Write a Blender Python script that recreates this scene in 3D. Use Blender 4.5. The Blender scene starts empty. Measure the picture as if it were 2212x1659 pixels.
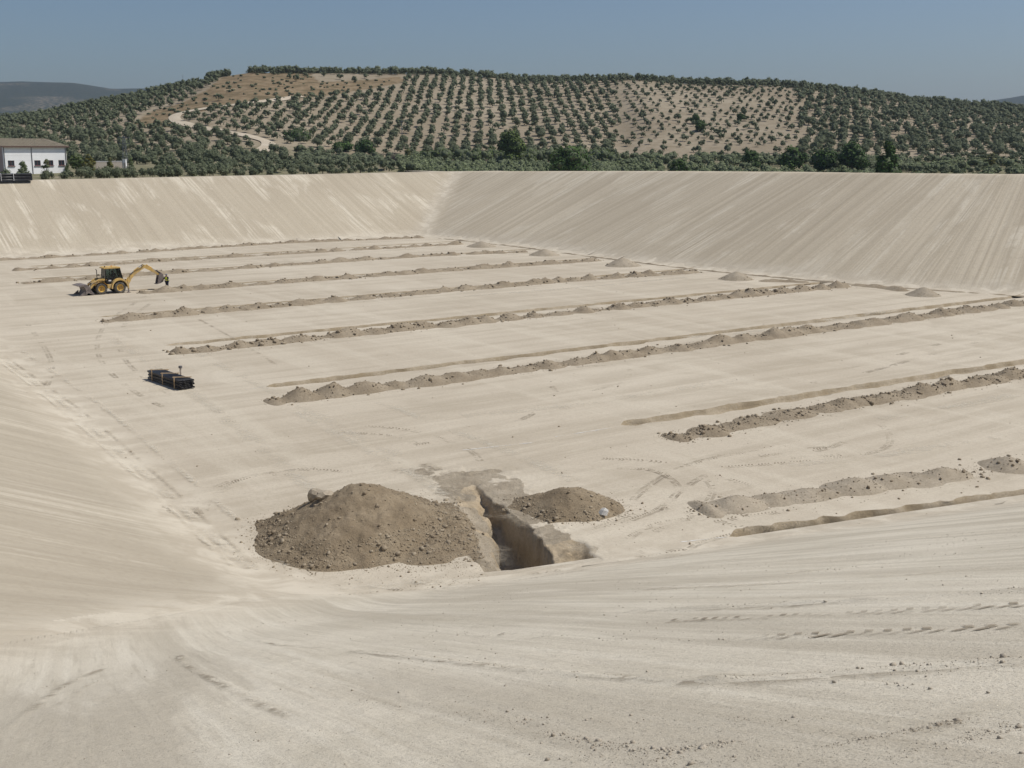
import bpy, bmesh, math, random
import numpy as np
from mathutils import Vector, Matrix
from mathutils.geometry import delaunay_2d_cdt

sc = bpy.context.scene
C = sc.collection
random.seed(7)
rng = np.random.default_rng(11)
R = math.radians

# ------------------------------------------------------------------ camera, sky, sun, exposure
EYE = 16.5                 # eye height over the pit floor (floor is z = 0), metres
FOC = 1124.0               # focal length in pixels of a 1024 wide picture
PITCH = math.atan((384 - 150) / FOC)
cam = bpy.data.cameras.new('camera')
cam.sensor_width = 36.0
cam.lens = FOC / 1024 * 36
cam.clip_start = 0.1
cam.clip_end = 20000
camo = bpy.data.objects.new('camera', cam)
camo.location = (0, 0, EYE)
camo.rotation_euler = (R(90) - PITCH, 0, 0)
C.objects.link(camo)
sc.camera = camo

SUN_EL = R(57)
SUN_AZ = R(6)              # measured from +X (picture right) towards +Y (away)
world = bpy.data.worlds.new('World')
sc.world = world
world.use_nodes = True
wn = world.node_tree.nodes
wl = world.node_tree.links
wn.clear()
wo = wn.new('ShaderNodeOutputWorld')
wb = wn.new('ShaderNodeBackground')
sky = wn.new('ShaderNodeTexSky')
sky.sky_type = 'NISHITA'
sky.sun_disc = False
sky.sun_elevation = SUN_EL
sky.sun_rotation = R(90) - SUN_AZ
sky.altitude = 400
sky.air_density = 1.0
sky.dust_density = 2.6
sky.ozone_density = 5.0
wb.inputs['Strength'].default_value = 0.080
wl.new(sky.outputs['Color'], wb.inputs['Color'])
wl.new(wb.outputs['Background'], wo.inputs['Surface'])

sun = bpy.data.lights.new('sun', 'SUN')
sun.energy = 3.65
sun.angle = R(0.55)
sun.color = (1.0, 0.955, 0.88)
suno = bpy.data.objects.new('sun', sun)
sd = Vector((math.cos(SUN_EL) * math.cos(SUN_AZ), math.cos(SUN_EL) * math.sin(SUN_AZ), math.sin(SUN_EL)))
suno.rotation_euler = sd.to_track_quat('Z', 'Y').to_euler()
suno.location = (60, 20, 120)
C.objects.link(suno)

vs = sc.view_settings
vs.view_transform = 'Standard'
vs.look = 'None'
vs.exposure = 0.0
vs.gamma = 1.0
vs.use_curve_mapping = False

# ------------------------------------------------------------------ picture <-> place (surveying helpers)
S = 1024 / 2212.0
cp, sp = math.cos(PITCH), math.sin(PITCH)


def gp(dx, dy, z=0.0):
    """point at height z that was surveyed at (dx, dy) in the photograph"""
    x = dx * S - 512
    y = 384 - dy * S
    d = (x, FOC * cp + y * sp, -FOC * sp + y * cp)
    t = (z - EYE) / d[2]
    return np.array([d[0] * t, d[1] * t])


def pix(x, y, z):
    """the same the other way, arrays allowed"""
    fw = y * cp - (z - EYE) * sp
    up = y * sp + (z - EYE) * cp
    return (512 + FOC * x / fw) / S, (384 - FOC * up / fw) / S


# ------------------------------------------------------------------ numpy noise
def _hash(ix, iy, seed):
    h = (ix.astype(np.int64) * 374761393 + iy.astype(np.int64) * 668265263 + seed * 974711) & 0x7fffffff
    h = ((h ^ (h >> 13)) * 1274126177) & 0x7fffffff
    h = h ^ (h >> 16)
    return (h & 0xffff) / 65535.0


def vnoise(x, y, seed=0):
    x = np.asarray(x, float)
    y = np.asarray(y, float)
    ix = np.floor(x)
    iy = np.floor(y)
    fx = x - ix
    fy = y - iy
    fx = fx * fx * (3 - 2 * fx)
    fy = fy * fy * (3 - 2 * fy)
    a = _hash(ix, iy, seed)
    b = _hash(ix + 1, iy, seed)
    c = _hash(ix, iy + 1, seed)
    d = _hash(ix + 1, iy + 1, seed)
    return (a + (b - a) * fx) * (1 - fy) + (c + (d - c) * fx) * fy - 0.5


def fbm(x, y, seed=0, oct=4):
    s = 0.0
    a = 1.0
    for k in range(oct):
        s = s + a * vnoise(x * 2 ** k + 17.3 * k, y * 2 ** k - 9.1 * k, seed + k)
        a *= 0.5
    return s


def sst(a, b, x):
    t = np.clip((np.asarray(x, float) - a) / (b - a), 0, 1)
    return t * t * (3 - 2 * t)


# ------------------------------------------------------------------ object helpers
def mesh_np(name, V, F, uv=None, smooth=True, mats=None, midx=None, col=None):
    """V (n,3); F (m,3) or (m,4) or list of arrays of both"""
    me = bpy.data.meshes.new(name)
    Fs = F if isinstance(F, list) else [F]
    Fs = [np.asarray(q, np.int64) for q in Fs if len(q)]
    V = np.asarray(V, np.float32)
    me.vertices.add(len(V))
    me.vertices.foreach_set('co', V.ravel())
    loops = np.concatenate([q.ravel() for q in Fs])
    counts = np.concatenate([np.full(len(q), q.shape[1]) for q in Fs])
    starts = np.concatenate([[0], np.cumsum(counts)[:-1]])
    me.loops.add(len(loops))
    me.loops.foreach_set('vertex_index', loops.astype(np.int32))
    me.polygons.add(len(counts))
    me.polygons.foreach_set('loop_start', starts.astype(np.int32))
    me.polygons.foreach_set('loop_total', counts.astype(np.int32))
    if smooth:
        me.polygons.foreach_set('use_smooth', np.ones(len(counts), bool))
    if uv is not None:
        u = me.uv_layers.new(name='UVMap')
        u.data.foreach_set('uv', np.asarray(uv, np.float32)[loops].ravel())
    if col is not None:
        ca = me.color_attributes.new('mask', 'FLOAT_COLOR', 'POINT')
        c4 = np.ones((len(V), 4), np.float32)
        c4[:, :col.shape[1]] = col
        ca.data.foreach_set('color', c4.ravel())
    for m in (mats or []):
        me.materials.append(m)
    if midx is not None:
        me.polygons.foreach_set('material_index', np.asarray(midx, np.int32))
    me.update()
    me.validate()
    return me


def link(name, me, parent=None, loc=None, rot=None):
    o = bpy.data.objects.new(name, me)
    C.objects.link(o)
    if parent is not None:
        o.parent = parent
    if loc is not None:
        o.location = loc
    if rot is not None:
        o.rotation_euler = rot
    return o


def tag(o, label=None, cat=None, group=None, kind=None):
    if label:
        o['label'] = label
    if cat:
        o['category'] = cat
    if group:
        o['group'] = group
    if kind:
        o['kind'] = kind
    return o


def empty(name, loc=(0, 0, 0), rz=0.0):
    o = bpy.data.objects.new(name, None)
    o.location = loc
    o.rotation_euler = (0, 0, rz)
    o.empty_display_size = 0.3
    C.objects.link(o)
    return o


def grid_faces(nu, nv):
    i = np.arange(nu - 1)[:, None] * nv + np.arange(nv - 1)[None, :]
    i = i.ravel()
    return np.stack([i, i + nv, i + nv + 1, i + 1], 1)


class B:
    """bmesh collector for hard-surface parts"""

    def __init__(s):
        s.bm = bmesh.new()

    def box(s, c, size, rot=None, bev=0.0):
        r = bmesh.ops.create_cube(s.bm, size=1)['verts']
        M = Matrix.Translation(c) @ (rot.to_4x4() if rot is not None else Matrix()) @ Matrix.Diagonal((*size, 1))
        bmesh.ops.transform(s.bm, matrix=M, verts=r)
        if bev:
            ed = {e for v in r for e in v.link_edges}
            bmesh.ops.bevel(s.bm, geom=list(ed), offset=bev, segments=2, affect='EDGES', profile=0.6)
        return s

    def tube(s, p, q, r1, r2=None, n=10, caps=True):
        p = Vector(p)
        q = Vector(q)
        d = q - p
        if d.length < 1e-6:
            return s
        v = bmesh.ops.create_cone(s.bm, cap_ends=caps, segments=n, radius1=r1, radius2=r1 if r2 is None else r2, depth=d.length)['verts']
        M = Matrix.Translation((p + q) / 2) @ d.to_track_quat('Z', 'Y').to_matrix().to_4x4()
        bmesh.ops.transform(s.bm, matrix=M, verts=v)
        return s

    def path(s, pts, r, n=8):
        for a, b in zip(pts[:-1], pts[1:]):
            s.tube(a, b, r, r, n)
        for a in pts[1:-1]:
            v = bmesh.ops.create_icosphere(s.bm, subdivisions=1, radius=r)['verts']
            bmesh.ops.transform(s.bm, matrix=Matrix.Translation(a), verts=v)
        return s

    def prism(s, prof, y0, y1, bev=0.0):
        """profile in (x, z), extruded between y0 and y1"""
        a = [s.bm.verts.new((x, y0, z)) for x, z in prof]
        b = [s.bm.verts.new((x, y1, z)) for x, z in prof]
        n = len(prof)
        fs = [s.bm.faces.new(a[::-1]), s.bm.faces.new(b)]
        for i in range(n):
            fs.append(s.bm.faces.new((a[i], a[(i + 1) % n], b[(i + 1) % n], b[i])))
        bmesh.ops.recalc_face_normals(s.bm, faces=fs)
        if bev:
            ed = {e for f in fs for e in f.edges}
            bmesh.ops.bevel(s.bm, geom=list(ed), offset=bev, segments=1, affect='EDGES')
        return s

    def sheet(s, rows, thick=0.0):
        """list of rows of points"""
        g = [[s.bm.verts.new(p) for p in r] for r in rows]
        for a, b in zip(g[:-1], g[1:]):
            for i in range(len(a) - 1):
                s.bm.faces.new((a[i], a[i + 1], b[i + 1], b[i]))
        return s

    def lathe(s, prof, axis='y', c=(0, 0, 0), n=28):
        """profile of (radius, offset along axis)"""
        rings = []
        for r, h in prof:
            ring = []
            for k in range(n):
                t = 2 * math.pi * k / n
                if axis == 'y':
                    p = (c[0] + r * math.cos(t), c[1] + h, c[2] + r * math.sin(t))
                else:
                    p = (c[0] + r * math.cos(t), c[1] + r * math.sin(t), c[2] + h)
                ring.append(s.bm.verts.new(p))
            rings.append(ring)
        for a, b in zip(rings[:-1], rings[1:]):
            for k in range(n):
                s.bm.faces.new((a[k], a[(k + 1) % n], b[(k + 1) % n], b[k]))
        return s

    def blob(s, c, rad, sub=2, noise=0.0, seed=0):
        v = bmesh.ops.create_icosphere(s.bm, subdivisions=sub, radius=1)['verts']
        rr = random.Random(seed)
        for q in v:
            k = 1 + noise * (rr.random() - 0.5)
            q.co = Vector((q.co.x * rad[0] * k + c[0], q.co.y * rad[1] * k + c[1], q.co.z * rad[2] * k + c[2]))
        return s

    def build(s, name, mat, parent=None, smooth=False, loc=None, rot=None):
        me = bpy.data.meshes.new(name)
        bmesh.ops.recalc_face_normals(s.bm, faces=s.bm.faces[:])
        s.bm.to_mesh(me)
        s.bm.free()
        me.materials.append(mat)
        if smooth:
            me.polygons.foreach_set('use_smooth', np.ones(len(me.polygons), bool))
        return link(name, me, parent, loc, rot)


# ------------------------------------------------------------------ materials
def toe_dust(t, base, n_break):
    at = t.new('ShaderNodeAttribute', attribute_name='mask')
    sep = t.new('ShaderNodeSeparateColor')
    t.l.new(at.outputs['Color'], sep.inputs['Color'])
    vo = t.coord('Position')
    n = t.noise(vo, 0.5, 6, 0.65, 0.6)
    dust = t.mix(t.ramp(n, 0.40, 0.62), (0.47, 0.412, 0.322), (0.60, 0.54, 0.435))
    return t.mix(t.math('MULTIPLY', sep.outputs['Red'], 0.85), base, dust)


class NT:
    def __init__(s, name):
        s.m = bpy.data.materials.new(name)
        s.m.use_nodes = True
        s.n = s.m.node_tree.nodes
        s.l = s.m.node_tree.links
        s.b = s.n['Principled BSDF']
        s.b.inputs['Specular IOR Level'].default_value = 0.2

    def new(s, t, **k):
        q = s.n.new(t)
        for a, v in k.items():
            setattr(q, a, v)
        return q

    def put(s, sock, v):
        if isinstance(v, bpy.types.NodeSocket):
            s.l.new(v, sock)
        elif v is not None:
            sock.default_value = v

    def coord(s, out='Object', scale=(1, 1, 1), rot=(0, 0, 0)):
        if out == 'Position':
            c = s.new('ShaderNodeNewGeometry').outputs['Position']
        else:
            c = s.new('ShaderNodeTexCoord').outputs[out]
        mp = s.new('ShaderNodeMapping')
        mp.inputs['Scale'].default_value = scale
        mp.inputs['Rotation'].default_value = rot
        s.l.new(c, mp.inputs['Vector'])
        return mp.outputs['Vector']

    def noise(s, vec, scale=1.0, detail=5.0, rough=0.55, dist=0.0):
        q = s.new('ShaderNodeTexNoise')
        q.inputs['Scale'].default_value = scale
        q.inputs['Detail'].default_value = detail
        q.inputs['Roughness'].default_value = rough
        q.inputs['Distortion'].default_value = dist
        s.l.new(vec, q.inputs['Vector'])
        return q.outputs['Fac']

    def ramp(s, fac, a, b, lo=0.0, hi=1.0):
        q = s.new('ShaderNodeMapRange')
        q.interpolation_type = 'SMOOTHSTEP'
        s.l.new(fac, q.inputs['Value'])
        q.inputs['From Min'].default_value = a
        q.inputs['From Max'].default_value = b
        q.inputs['To Min'].default_value = lo
        q.inputs['To Max'].default_value = hi
        return q.outputs['Result']

    def mix(s, fac, a, b, mode='MIX'):
        q = s.new('ShaderNodeMix', data_type='RGBA', blend_type=mode)
        s.put(q.inputs['Factor'], fac)
        s.put(q.inputs['A'], a if isinstance(a, bpy.types.NodeSocket) else (*a, 1))
        s.put(q.inputs['B'], b if isinstance(b, bpy.types.NodeSocket) else (*b, 1))
        return q.outputs['Result']

    def math(s, op, a, b=0.0):
        q = s.new('ShaderNodeMath', operation=op)
        s.put(q.inputs[0], a)
        s.put(q.inputs[1], b)
        return q.outputs['Value']

    def bump(s, h, strength=0.5, dist=0.05, prev=None):
        q = s.new('ShaderNodeBump')
        q.inputs['Strength'].default_value = strength
        q.inputs['Distance'].default_value = dist
        s.l.new(h, q.inputs['Height'])
        if prev is not None:
            s.l.new(prev, q.inputs['Normal'])
        return q.outputs['Normal']

    def done(s, col, rough=0.95, normal=None):
        s.put(s.b.inputs['Base Color'], col if isinstance(col, bpy.types.NodeSocket) else (*col, 1))
        s.put(s.b.inputs['Roughness'], rough)
        if normal is not None:
            s.l.new(normal, s.b.inputs['Normal'])
        return s.m


PALE = (0.53, 0.465, 0.362)
MID = (0.455, 0.395, 0.305)
DARK = (0.355, 0.305, 0.232)


def mat_slope(name, pale=PALE, mid=MID, dark=DARK, streak=0.55, scuff=0.5, sa=0.55, sd_=0.010):
    """graded earth bank: UV = metres (along the bank, up the bank); drag marks run down the bank"""
    t = NT(name)
    t.b.inputs['Specular IOR Level'].default_value = 0.05
    v = t.coord('UV', (sa, sd_, 1))
    n1 = t.noise(v, 1.0, 6, 0.66, 0.10)
    v2 = t.coord('UV', (sa * 2.7, sd_ * 2.2, 1))
    n2 = t.noise(v2, 1.0, 5, 0.6, 0.08)
    v3 = t.coord('UV', (0.16, 0.05, 1))
    n3 = t.noise(v3, 1.0, 5, 0.62, 0.4)
    vo = t.coord('Position')
    n4 = t.noise(vo, 0.045, 4, 0.5)
    n5 = t.noise(vo, 6.0, 4, 0.7)
    v6 = t.coord('UV', (2.2, 0.05, 1))
    n6 = t.noise(v6, 1.0, 5, 0.62, 0.15)
    base = t.mix(t.ramp(n4, 0.35, 0.65), mid, pale)
    base = t.mix(t.ramp(n1, 0.40, 0.62, 0, streak), base, dark)
    base = t.mix(t.ramp(n2, 0.42, 0.66, 0, streak * 0.55), base, dark)
    lightm = t.math('MULTIPLY', t.ramp(n3, 0.50, 0.62), t.ramp(n6, 0.42, 0.58))
    base = t.mix(t.math('MULTIPLY', lightm, scuff), base, (0.66, 0.60, 0.485))
    base = t.mix(t.ramp(n5, 0.35, 0.7, 0, 0.20), base, (0.30, 0.255, 0.19))
    n9 = t.noise(vo, 2.2, 5, 0.7)
    base = t.mix(t.ramp(n9, 0.48, 0.70, 0, 0.30), base, (0.31, 0.265, 0.20))
    base = toe_dust(t, base, n1)
    h = t.math('ADD', t.math('MULTIPLY', n1, 0.6), t.math('MULTIPLY', n2, 0.35))
    nb = t.bump(h, 0.55, 0.25)
    nb = t.bump(n5, 0.35, 0.05, nb)
    return t.done(base, 1.0, nb)


def mat_floor():
    t = NT('packed_marl_floor')
    t.b.inputs['Specular IOR Level'].default_value = 0.05
    a = R(-34.5)
    vo = t.coord('Position')
    n4 = t.noise(vo, 0.035, 5, 0.55)
    v1 = t.coord('UV', (0.035, 0.45, 1))
    n1 = t.noise(v1, 1.0, 6, 0.62, 0.3)
    v2 = t.coord('UV', (0.30, 0.030, 1), (0, 0, 0.06))
    n2 = t.noise(v2, 1.0, 6, 0.62, 0.5)
    v3 = t.coord('UV', (0.16, 1.5, 1), (0, 0, -0.1))
    n3 = t.noise(v3, 1.0, 5, 0.65, 0.4)
    n5 = t.noise(vo, 5.0, 5, 0.7)
    v6 = t.coord('UV', (0.10, 0.10, 1))
    n6 = t.noise(v6, 1.0, 6, 0.6, 1.8)
    base = t.mix(t.ramp(n4, 0.36, 0.64), (0.49, 0.428, 0.335), (0.57, 0.507, 0.405))
    base = t.mix(t.ramp(n1, 0.42, 0.62, 0, 0.55), base, (0.395, 0.34, 0.258))
    base = t.mix(t.ramp(n2, 0.47, 0.66, 0, 0.40), base, (0.62, 0.56, 0.45))
    base = t.mix(t.ramp(n3, 0.50, 0.70, 0, 0.45), base, (0.60, 0.54, 0.43))
    base = t.mix(t.ramp(n6, 0.52, 0.66, 0, 0.35), base, (0.41, 0.355, 0.272))
    base = t.mix(t.ramp(n5, 0.42, 0.72, 0, 0.30), base, (0.31, 0.262, 0.195))
    n9 = t.noise(vo, 15.0, 3, 0.65)
    base = t.mix(t.ramp(n9, 0.52, 0.68, 0, 0.45), base, (0.30, 0.255, 0.19))
    base = toe_dust(t, base, n1)
    h = t.math('ADD', t.math('MULTIPLY', n1, 0.4), t.math('MULTIPLY', n3, 0.3))
    nb = t.bump(h, 0.4, 0.12)
    nb = t.bump(n5, 0.3, 0.04, nb)
    return t.done(base, 1.0, nb)


def mat_near():
    """the bank in the foreground: fall-line drag marks, gravel bands, pebbles"""
    t = NT('foreground_marl_bank')
    t.b.inputs['Specular IOR Level'].default_value = 0.05
    vo = t.coord('Position')
    v1 = t.coord('UV', (0.42, 0.035, 1), (0, 0, 0.05))
    n1 = t.noise(v1, 1.0, 6, 0.62, 0.5)
    v2 = t.coord('UV', (2.1, 0.06, 1), (0, 0, -0.04))
    n2 = t.noise(v2, 1.0, 8, 0.66, 0.25)
    v3 = t.coord('UV', (6.0, 0.22, 1), (0, 0, 0.03))
    n3 = t.noise(v3, 1.0, 6, 0.65, 0.2)
    n4 = t.noise(vo, 0.12, 5, 0.6, 0.4)
    n5 = t.noise(vo, 9.0, 6, 0.75)
    n7 = t.noise(vo, 42.0, 3, 0.7)
    peb = t.ramp(t.noise(vo, 26.0, 3, 0.6), 0.60, 0.68)
    band = t.ramp(n1, 0.47, 0.58)
    base = t.mix(t.ramp(n4, 0.38, 0.62), (0.545, 0.492, 0.392), (0.635, 0.577, 0.468))
    base = t.mix(t.ramp(n2, 0.44, 0.64, 0, 0.6), base, (0.72, 0.665, 0.55))
    base = t.mix(t.math('MULTIPLY', band, 0.55), base, (0.42, 0.37, 0.288))
    base = t.mix(t.ramp(n3, 0.50, 0.68, 0, 0.45), base, (0.43, 0.38, 0.295))
    base = t.mix(t.math('MULTIPLY', t.math('MULTIPLY', peb, band), t.ramp(n5, 0.42, 0.6, 0, 0.5)), base, (0.27, 0.235, 0.18))
    base = t.mix(t.ramp(n5, 0.45, 0.75, 0, 0.35), base, (0.38, 0.335, 0.26))
    base = t.mix(t.ramp(n7, 0.54, 0.68, 0, 0.60), base, (0.30, 0.26, 0.20))
    n8 = t.noise(vo, 95.0, 2, 0.6)
    base = t.mix(t.ramp(n8, 0.56, 0.70, 0, 0.55), base, (0.28, 0.245, 0.19))
    base = t.mix(t.ramp(n8, 0.44, 0.32, 0, 0.35), base, (0.74, 0.69, 0.58))
    base = toe_dust(t, base, n1)
    nb = t.bump(t.math('ADD', n1, t.math('MULTIPLY', n2, 0.4)), 0.35, 0.10)
    nb = t.bump(t.math('ADD', n5, t.math('MULTIPLY', peb, 0.6)), 0.6, 0.03, nb)
    nb = t.bump(n7, 0.5, 0.012, nb)
    return t.done(base, 1.0, nb)


def mat_dirt(name, a, b, scale=3.0, bump=0.6):
    t = NT(name)
    t.b.inputs['Specular IOR Level'].default_value = 0.05
    vo = t.coord('Position')
    n1 = t.noise(vo, scale * 0.25, 5, 0.6)
    n2 = t.noise(vo, scale * 3, 6, 0.72)
    c = t.mix(t.ramp(n1, 0.35, 0.65), a, b)
    c = t.mix(t.ramp(n2, 0.40, 0.72, 0, 0.45), c, tuple(q * 0.62 for q in a))
    c = t.mix(t.ramp(n2, 0.28, 0.42, 0.3, 0), c, tuple(min(1, q * 1.35) for q in b))
    n3 = t.noise(vo, scale * 9, 4, 0.7)
    c = t.mix(t.ramp(n3, 0.52, 0.70, 0, 0.4), c, tuple(q * 0.55 for q in a))
    nb = t.bump(n2, bump, 0.08)
    nb = t.bump(n3, bump * 0.7, 0.03, nb)
    return t.done(c, 1.0, nb)


def mat_plain(name, col, rough=0.6, var=0.15, scale=6.0, metal=0.0, spec=0.3, bump=0.0, dirt=None):
    t = NT(name)
    t.b.inputs['Specular IOR Level'].default_value = spec
    t.b.inputs['Metallic'].default_value = metal
    n = t.noise(t.coord('Object'), scale, 5, 0.6)
    c = t.mix(t.ramp(n, 0.3, 0.7), tuple(q * (1 - var) for q in col), tuple(min(1, q * (1 + var)) for q in col))
    if dirt:
        n2 = t.noise(t.coord('Object'), scale * 0.6, 6, 0.65)
        c = t.mix(t.ramp(n2, 0.45, 0.7, 0, dirt[1]), c, dirt[0])
    nb = t.bump(t.noise(t.coord('Object'), scale * 5, 4), bump, 0.02) if bump else None
    return t.done(c, rough, nb)


def mat_leaf(name, a, b, vscale=0.35, trans=0.15):
    t = NT(name)
    t.b.inputs['Specular IOR Level'].default_value = 0.15
    vo = t.coord('Position')
    n = t.noise(vo, vscale, 3, 0.6)
    n2 = t.noise(vo, 2.3, 3, 0.6)
    oi = t.new('ShaderNodeObjectInfo').outputs['Random']
    c = t.mix(t.ramp(n, 0.35, 0.65), a, b)
    c = t.mix(t.ramp(n2, 0.4, 0.7, 0, 0.35), c, tuple(q * 1.35 for q in b))
    c = t.mix(t.math('MULTIPLY', oi, 0.35), c, tuple(q * 0.75 for q in a))
    t.done(c, 0.75)
    if trans:
        tr = t.new('ShaderNodeBsdfTranslucent')
        t.l.new(c, tr.inputs['Color'])
        mx = t.new('ShaderNodeMixShader')
        mx.inputs['Fac'].default_value = trans
        t.l.new(t.b.outputs['BSDF'], mx.inputs[1])
        t.l.new(tr.outputs['BSDF'], mx.inputs[2])
        t.l.new(mx.outputs['Shader'], t.n['Material Output'].inputs['Surface'])
    return t.m


M = {}
M['floor'] = mat_floor()
M['bank_l'] = mat_slope('left_marl_bank', (0.45, 0.398, 0.312), (0.415, 0.365, 0.285), (0.355, 0.309, 0.238), 0.65, 0.40, 0.7, 0.008)
M['bank_fl'] = mat_slope('far_marl_bank', (0.50, 0.44, 0.338), (0.455, 0.396, 0.302), (0.385, 0.33, 0.247), 0.5, 0.75, 0.6, 0.009)
M['bank_fr'] = mat_slope('far_right_marl_bank', (0.565, 0.495, 0.38), (0.51, 0.443, 0.337), (0.38, 0.324, 0.241), 0.6, 0.6, 0.85, 0.008)  # far right bank: slightly paler marl of its own, closer streaks
M['near'] = mat_near()
M['spoil'] = mat_dirt('spoil_earth', (0.245, 0.192, 0.128), (0.32, 0.258, 0.178), 2.5, 0.8)
M['ridge'] = mat_dirt('ridge_earth', (0.285, 0.232, 0.165), (0.37, 0.308, 0.225), 2.5, 0.9)
M['crumb'] = mat_dirt('crumbled_earth', (0.335, 0.283, 0.21), (0.43, 0.37, 0.283), 2.5, 0.8)
M['cut_wall'] = mat_dirt('cut_earth_wall', (0.42, 0.335, 0.225), (0.53, 0.44, 0.315), 2.0, 0.9)
M['spoil_dry'] = mat_dirt('dry_spoil_earth', (0.345, 0.292, 0.218), (0.43, 0.37, 0.285), 2.5, 0.7)
M['clod'] = mat_dirt('clod_earth', (0.27, 0.215, 0.15), (0.42, 0.355, 0.262), 6.0, 0.5)
M['ochre'] = mat_dirt('ochre_subsoil', (0.335, 0.27, 0.18), (0.455, 0.385, 0.285), 2.6, 0.9)
M['pebble'] = mat_dirt('pebble_stone', (0.40, 0.345, 0.27), (0.56, 0.50, 0.405), 8.0, 0.4)

# ------------------------------------------------------------------ the pit: toe lines of the four banks
P = lambda *q: [gp(a, b) for a, b in q]


def resample(pts, step):
    pts = np.asarray(pts, float)
    d = np.r_[0, np.cumsum(np.hypot(*np.diff(pts, axis=0).T))]
    n = max(2, int(d[-1] / step) + 1)
    s_ = np.linspace(0, d[-1], n)
    return np.stack([np.interp(s_, d, pts[:, 0]), np.interp(s_, d, pts[:, 1])], 1), s_


def smooth_line(pts, k=6):
    p = np.asarray(pts, float)
    for _ in range(k):
        q = p.copy()
        q[1:-1] = (p[:-2] + 2 * p[1:-1] + p[2:]) / 4
        p = q
    return p


cornerFLR = gp(928, 511)
_f0, _f1 = gp(928, 508.5), gp(0, 555.5)
toeFL = np.array([_f0 + (_f0 - _f1) * 0.5, _f0, _f1, _f1 + (_f1 - _f0) * 0.6])
_fr = P((928, 511), (1106, 528.5), (1306, 555.5), (1531, 583), (1806, 608.5), (2006, 624), (2212, 636.5))
_d0 = _fr[0] - _fr[1]
_d1 = _fr[-1] - _fr[-2]
toeFR = np.array([_fr[0] + _d0 * 2.0] + _fr + [_fr[-1] + _d1 * 3, _fr[-1] + _d1 * 8])
_l0, _l1 = gp(20, 785), gp(560, 1258)
dL = (_l0 - _l1) / np.linalg.norm(_l0 - _l1)
toeL = np.array([_l1 - dL * 45, _l1, _l0, _l1 + dL * 190])
_n0, _n1 = gp(1000, 1268), gp(2212, 1085)
dN = (_n1 - _n0) / np.linalg.norm(_n1 - _n0)
toeN = np.array([_n0 - dN * 60, _n0, _n1, _n0 + dN * 150])
SL = 0.40
SN = 0.39


def outward(pts, centre):
    t = np.gradient(pts, axis=0)
    t /= np.linalg.norm(t, axis=1)[:, None]
    n = np.stack([-t[:, 1], t[:, 0]], 1)
    if np.dot(n[len(n) // 2], centre - pts[len(n) // 2]) > 0:
        n = -n
    return n


PITC = np.array([5.0, 100.0])


def rim_h(x, y):
    return np.clip(14.9 + 0.0085 * x - 0.0135 * y, 9, 16.5)


def line_d(p, a, b):
    """signed distance outward of straight toe a-b"""
    t = (b - a) / np.linalg.norm(b - a)
    n = np.array([-t[1], t[0]])
    if np.dot(n, PITC - a) > 0:
        n = -n
    return (p[..., 0] - a[0]) * n[0] + (p[..., 1] - a[1]) * n[1]


_frs = smooth_line(resample(toeFR, 3.0)[0], 12)
_frn = outward(_frs, PITC)


def fr_d(p):
    sh = p.shape[:-1]
    q = p.reshape(-1, 2)
    out = np.empty(len(q))
    for i in range(0, len(q), 20000):
        w = q[i:i + 20000]
        dd = w[:, None, :] - _frs[None]
        k = np.argmin((dd ** 2).sum(-1), 1)
        r_ = np.arange(len(w))
        out[i:i + 20000] = (dd[r_, k] * _frn[k]).sum(-1)
    return out.reshape(sh)


def bank_z(x, y):
    """height of the pit surface (max of the four banks and the floor), before the rim"""
    p = np.stack([np.asarray(x, float), np.asarray(y, float)], -1)
    z = np.maximum(0, SL * line_d(p, toeFL[1], toeFL[2]))
    z = np.maximum(z, SL * line_d(p, toeL[1], toeL[2]))
    z = np.maximum(z, SN * line_d(p, toeN[1], toeN[2]))
    return np.maximum(z, SL * fr_d(p))


def other_z(X, Y, key):
    p = np.stack([np.asarray(X, float), np.asarray(Y, float)], -1)
    z = np.full(p.shape[:-1], 0.0 if key != 'floor' else -99.0)
    if key != 'FL':
        z = np.maximum(z, SL * line_d(p, toeFL[1], toeFL[2]))
    if key != 'L':
        z = np.maximum(z, SL * line_d(p, toeL[1], toeL[2]))
    if key != 'N':
        z = np.maximum(z, SN * line_d(p, toeN[1], toeN[2]))
    if key != 'FR':
        z = np.maximum(z, SL * fr_d(p))
    return z


def smax(a, b, k):
    return np.maximum(a, b) + np.maximum(k - np.abs(a - b), 0) ** 2 / (4 * k)


def pit_z(X, Y):
    """the graded pit: banks and floor run into each other in rounded folds"""
    p = np.stack([np.asarray(X, float), np.asarray(Y, float)], -1)
    z = smax(SL * line_d(p, toeL[1], toeL[2]), SN * line_d(p, toeN[1], toeN[2]), 3.0)
    z = smax(z, smax(SL * line_d(p, toeFL[1], toeFL[2]), SL * fr_d(p), 1.6), 1.0)
    return smax(z, 0.0, 0.55)


RIM = {'FL': lambda x, y: np.interp(x, [-95, -90, -18, 0], [11.05, 11.1, 11.65, 11.65]),
       'FR': lambda x, y: np.interp(x, [-16, 18, 47, 72, 110], [11.55, 12.3, 12.9, 13.1, 13.6]),
       'L': lambda x, y: np.interp(y, [0, 60, 160, 200], [14.9, 14.3, 11.6, 11.1]),
       'N': lambda x, y: 15.15 + 0 * x}


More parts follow.
